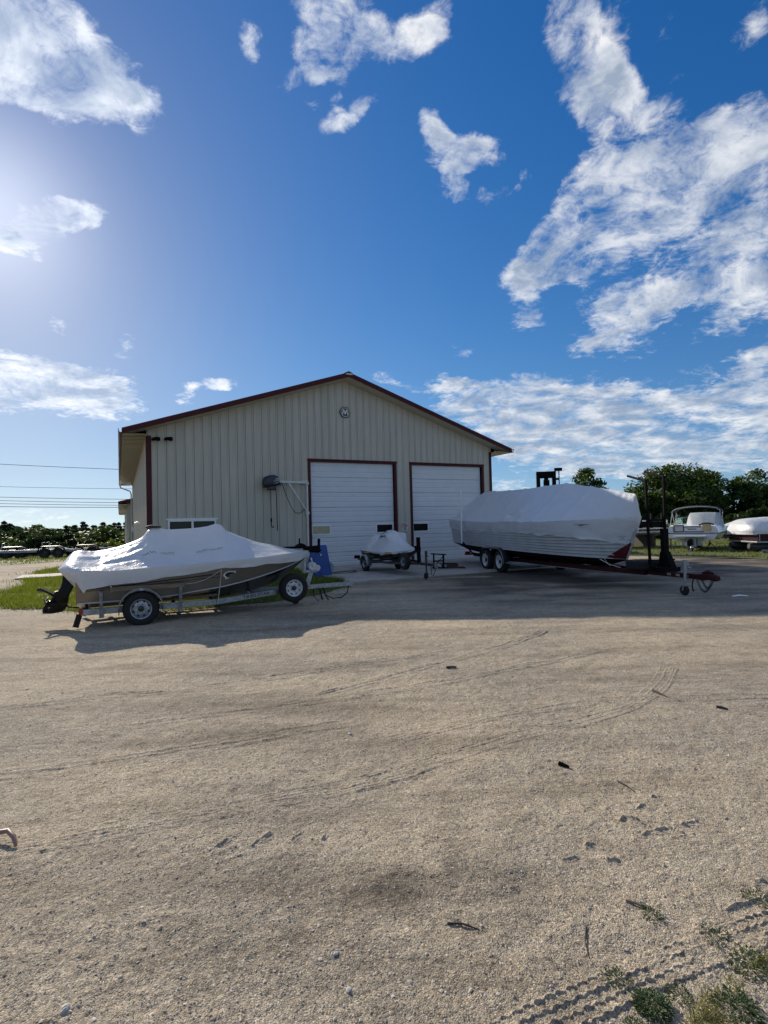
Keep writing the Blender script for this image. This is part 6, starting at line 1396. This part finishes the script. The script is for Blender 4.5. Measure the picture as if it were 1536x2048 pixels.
# ------------------------------------------------------------------ foreground: stones, twigs, weeds
def stones(name, n, rmin, rmax, box, m, seed, pw=1.0):
    rg = np.random.default_rng(seed); x = rg.uniform(box[0], box[1], n); y = box[2]+(box[3]-box[2])*rg.random(n)**1.5
    dn = fbm(x*.9+3, y*.9, 61, 3); keep = rg.random(n) < np.clip(.45+dn*1.9, .10, 1); x, y = x[keep], y[keep]; n = len(x)
    ix = np.clip(np.searchsorted(xs, x), 1, len(xs)-1); iy = np.clip(np.searchsorted(ys, y), 1, len(ys)-1); z = np.maximum(Z[iy, ix], Z[iy-1, ix-1])
    ico = np.array([(0, 0, 1), (.9, 0, .25), (.28, .85, .25), (-.72, .52, .25), (-.72, -.52, .25), (.28, -.85, .25), (.72, .52, -.35), (-.28, .85, -.35), (-.9, 0, -.35), (-.28, -.85, -.35), (.72, -.52, -.35)])
    fc = np.array([(0, 1, 2), (0, 2, 3), (0, 3, 4), (0, 4, 5), (0, 5, 1), (1, 6, 2), (2, 7, 3), (3, 8, 4), (4, 9, 5), (5, 10, 1), (2, 6, 7), (3, 7, 8), (4, 8, 9), (5, 9, 10), (1, 10, 6)])
    r = rmin+(rmax-rmin)*rg.random(n)**3.2; a = rg.random(n)*2*pi; st = .6+.8*rg.random((n, 3)); st[:, 2] *= .5
    V = ico[None]*st[:, None, :]*(1+.30*rg.normal(size=(n, 11, 1)).clip(-1, 1)); ca, sa = np.cos(a)[:, None], np.sin(a)[:, None]
    V = np.stack([V[:, :, 0]*ca-V[:, :, 1]*sa, V[:, :, 0]*sa+V[:, :, 1]*ca, V[:, :, 2]], -1)*r[:, None, None]; V[:, :, 0] += x[:, None]; V[:, :, 1] += y[:, None]; V[:, :, 2] += (z+r*.02)[:, None]
    F_ = (fc[None]+np.arange(n)[:, None, None]*11).reshape(-1, 3)
    return kind(link_mesh(name, raw_mesh(name, V.reshape(-1, 3), F_, m, False)), 'stuff')
def m_stone():
    m, nt, b = newmat('pebble'); g = N(nt, 'ShaderNodeNewGeometry')
    r = ramp(nt, g.outputs['Random Per Island'], [(0, (.17, .15, .13)), (.12, (.36, .31, .24)), (.6, (.47, .405, .31)), (.93, (.52, .46, .37)), (1, (.60, .57, .51))]); nt.links.new(r.outputs[0], b.inputs['Base Color']); b.inputs['Roughness'].default_value = .8; return m
MT['stone'] = m_stone()
stones('gravel', 42000, .0015, .0068, (-2.6, 3.2, 1.5, 5.2), 'stone', 4)
stones('gravel', 13000, .0028, .010, (-6.5, 8, 3.4, 12.5), 'stone', 6)
def on_ground(px, py): q = G(px, py); q.z = ground_z(q.x, q.y); return q
def lying(name, pxs, r, m, lab, cat, grp=None, lift=.6):
    pts = [on_ground(*p) for p in pxs]; o0 = pts[0].copy(); mb = MB(); n = len(pts)
    mb.tube([p-o0+Vector((0, 0, r*lift+.004*math.sin(i*2.1))) for i, p in enumerate(pts)], [r*(1-.5*i/(n-1)) for i in range(n)], 7)
    o = mb.build(name, m, None, smooth=60); o.location = o0; return tag(o, lab, cat, grp)
lying('twig', [(1306, 1382), (1318, 1387), (1333, 1393)], .014, 'dark_wood', 'short thick dark twig on the sunny gravel at the right bend of the tyre tracks', 'twig')
lying('twig', [(1433, 1414), (1444, 1416), (1456, 1418)], .013, 'dark_wood', 'dark stubby twig near the right edge of the yard, right of the tyre bend', 'twig')
lying('twig', [(1235, 1560), (1252, 1570), (1270, 1580)], .005, 'dark_wood', 'thin straight brown twig in the middle right of the gravel', 'twig')
lying('twig', [(1252, 1797), (1272, 1803), (1292, 1809)], .006, 'wood', 'pale bare twig touching a small weed at lower right', 'twig')
lying('twig', [(895, 1840), (925, 1843), (958, 1850)], .005, 'dark_wood', 'dark root-like twig lying across gravel right of the dark oily patch', 'twig')
lying('twig', [(1172, 1846), (1170, 1875), (1178, 1905)], .0035, 'dark_wood', 'fine upright curved twig left of the lugged tyre print', 'twig')
lying('bark_chip', [(1118, 1526), (1128, 1529), (1138, 1532)], .015, 'satin_black', 'black bark chip alone on the gravel at centre right', 'chip')
lying('bark_chip', [(893, 1337), (903, 1336), (912, 1334)], .016, 'dark_wood', 'dark bark chip on the far sunny gravel below the jet ski', 'chip')
q = on_ground(8, 1692); m = MB(); m.tube([(-.16, .02, .012), (-.06, .035, .04), (.0, .03, .05), (.05, .0, .035), (.085, -.035, .010)], [.010, .013, .013, .012, .008], 7)
o = m.build('hose_scrap', mat('hose_scrap_red', (.30, .17, .13), .5), None, smooth=60); o.location = q; tag(o, 'curved reddish scrap of hose on the gravel at the left edge', 'scrap')
for px, py, r_, lab, cm_ in ((131, 2022, .014, 'flat pale stone at the lower left corner of the gravel', (.50, .47, .42)), (697, 1972, .009, 'small pale stone at the bottom centre', (.56, .54, .5)), (672, 1902, .008, 'whitish stone on the dark oily patch', (.55, .54, .52)), (700, 1465, .014, 'pale stone on the open gravel in the middle distance', (.56, .53, .48))):
    m = MB(); rg = random.Random(px); m.ball((0, 0, r_*.12), (r_*1.4, r_*.95, r_*.5), 9, 5); m.v = [(x*(1+rg.uniform(-.22, .22)), y*(1+rg.uniform(-.22, .22)), z*(1+rg.uniform(-.15, .2))) for x, y, z in m.v]
    o = m.build('loose_stone', mat('stone_'+str(px), cm_, .85, var=.15, scale=30), None); o.location = on_ground(px, py); o.rotation_euler = (0, 0, px*.3); tag(o, lab, 'stone')
q = G(1480, 1193); m = MB(); m.add([(-.16, -.05, .01), (-.02, -.06, .02), (.15, -.03, .008), (.16, .04, .015), (.02, .06, .03), (-.14, .05, .012)], [(0, 1, 4, 5), (1, 2, 3, 4)]); o = m.build('paper_scrap', 'white', None, thick=.003); o.location = q; tag(o, 'white paper scrap on shaded gravel right of the trailer coupler', 'litter')
def leafy(V, F_, base, n, rad_, hgt, ll, lw, rg, spread=1.0):
    for i in range(n):
        a = rg.uniform(0, 2*pi); r = rad_*rg.random()**.6; c = Vector((base.x+r*math.cos(a), base.y+r*math.sin(a), 0)); c.z = ground_z(c.x, c.y)+rg.random()*hgt*(1-r/rad_*.6)
        d = Vector((math.cos(a+rg.uniform(-1, 1)), math.sin(a+rg.uniform(-1, 1)), rg.uniform(.0, .9))).normalized(); s_ = d.cross(Vector((0, 0, 1))).normalized(); k = rg.uniform(.6, 1.3)
        o = len(V); V += [c-s_*lw*.2*k, c+s_*lw*.2*k, c+d*ll*.55*k+s_*lw*k, c+d*ll*k-Vector((0, 0, ll*.25*k)), c+d*ll*.55*k-s_*lw*k]; F_.append((o, o+1, o+2, o+3, o+4))
def weed(px, py, n, rad_, hgt, ll, lw, lab, seed, m='weed', grp='weeds at the lower right'):
    b = on_ground(px, py); V = []; F_ = []; leafy(V, F_, b, int(n*1.5), rad_*.78, hgt*.6, ll*.55, lw*.62, random.Random(seed)); mb = MB(); mb.v = [tuple(v-b) for v in V]; mb.f = F_
    o = mb.build('weed', m, None); o.location = b; return tag(o, lab, 'weed', grp)
weed(1305, 2005, 300, .07, .05, .026, .007, 'dense dark green weed mat just below the lugged tyre print', 1)
weed(1235, 1953, 90, .06, .03, .022, .005, 'sparse weed growing in the middle of the lugged tyre print', 2)
weed(1355, 1980, 70, .05, .03, .02, .005, 'small weed tuft right of the dense weed mat', 3)
weed(1302, 1822, 55, .05, .03, .024, .006, 'small three-pronged weed at the end of the pale twig', 4)
weed(1432, 1866, 70, .07, .03, .024, .005, 'thin weed between the upper lugs of the tyre print', 5)
weed(1500, 1920, 130, .09, .05, .03, .006, 'weed clump at the right edge below the tyre print', 6)
weed(1475, 2010, 180, .09, .05, .03, .007, 'weed clump in the dry grass at the bottom right corner', 7)
weed(1270, 2045, 60, .04, .03, .02, .005, 'small weed at the bottom edge below the dense mat', 8)
weed(1525, 1795, 90, .09, .03, .03, .005, 'low weed strip at the right edge above the tyre print', 9)
q1 = [tuple(G(a, b))[:2] for a, b in ((1400, 1985), (1480, 1930), (1560, 1890), (1700, 1860), (1800, 2100), (1420, 2120), (1370, 2050))]
def thin_grass(name, P, n, hmin, hmax, wid, m, zoff):
    A = np.array(P); lo = A.min(0); hi = A.max(0); q = RNG.random((n*3, 2))*(hi-lo)+lo; q = q[in_poly(q[:, 0], q[:, 1], P)]; q = q[RNG.random(len(q)) < np.clip(.45+fbm(q[:, 0]*7, q[:, 1]*7, 5, 3)*2.4, .03, 1)][:n]; k = len(q)
    z = np.array([ground_z(a, b) for a, b in q]); h = hmin+(hmax-hmin)*RNG.random(k); a = RNG.random(k)*2*pi; la = RNG.random(k)*2*pi; lean = h*(.3+1.1*RNG.random(k))
    V = np.zeros((k, 3, 3)); V[:, 0, 0] = q[:, 0]-np.cos(a)*wid; V[:, 0, 1] = q[:, 1]-np.sin(a)*wid; V[:, 1, 0] = q[:, 0]+np.cos(a)*wid; V[:, 1, 1] = q[:, 1]+np.sin(a)*wid; V[:, 2, 0] = q[:, 0]+np.cos(la)*lean; V[:, 2, 1] = q[:, 1]+np.sin(la)*lean; V[:, :, 2] = z[:, None]-.002; V[:, 2, 2] += h
    return kind(link_mesh(name, raw_mesh(name, V.reshape(-1, 3), np.arange(k*3).reshape(-1, 3), m, False)), 'stuff')
MT['dry_grass'] = m_leaf('dry_grass', (.20, .17, .08), (.34, .29, .15), .3)
thin_grass('dry_grass', q1, 2600, .012, .045, .0016, 'dry_grass', 0); thin_grass('grass', q1, 1500, .012, .05, .0018, 'grass', 0)
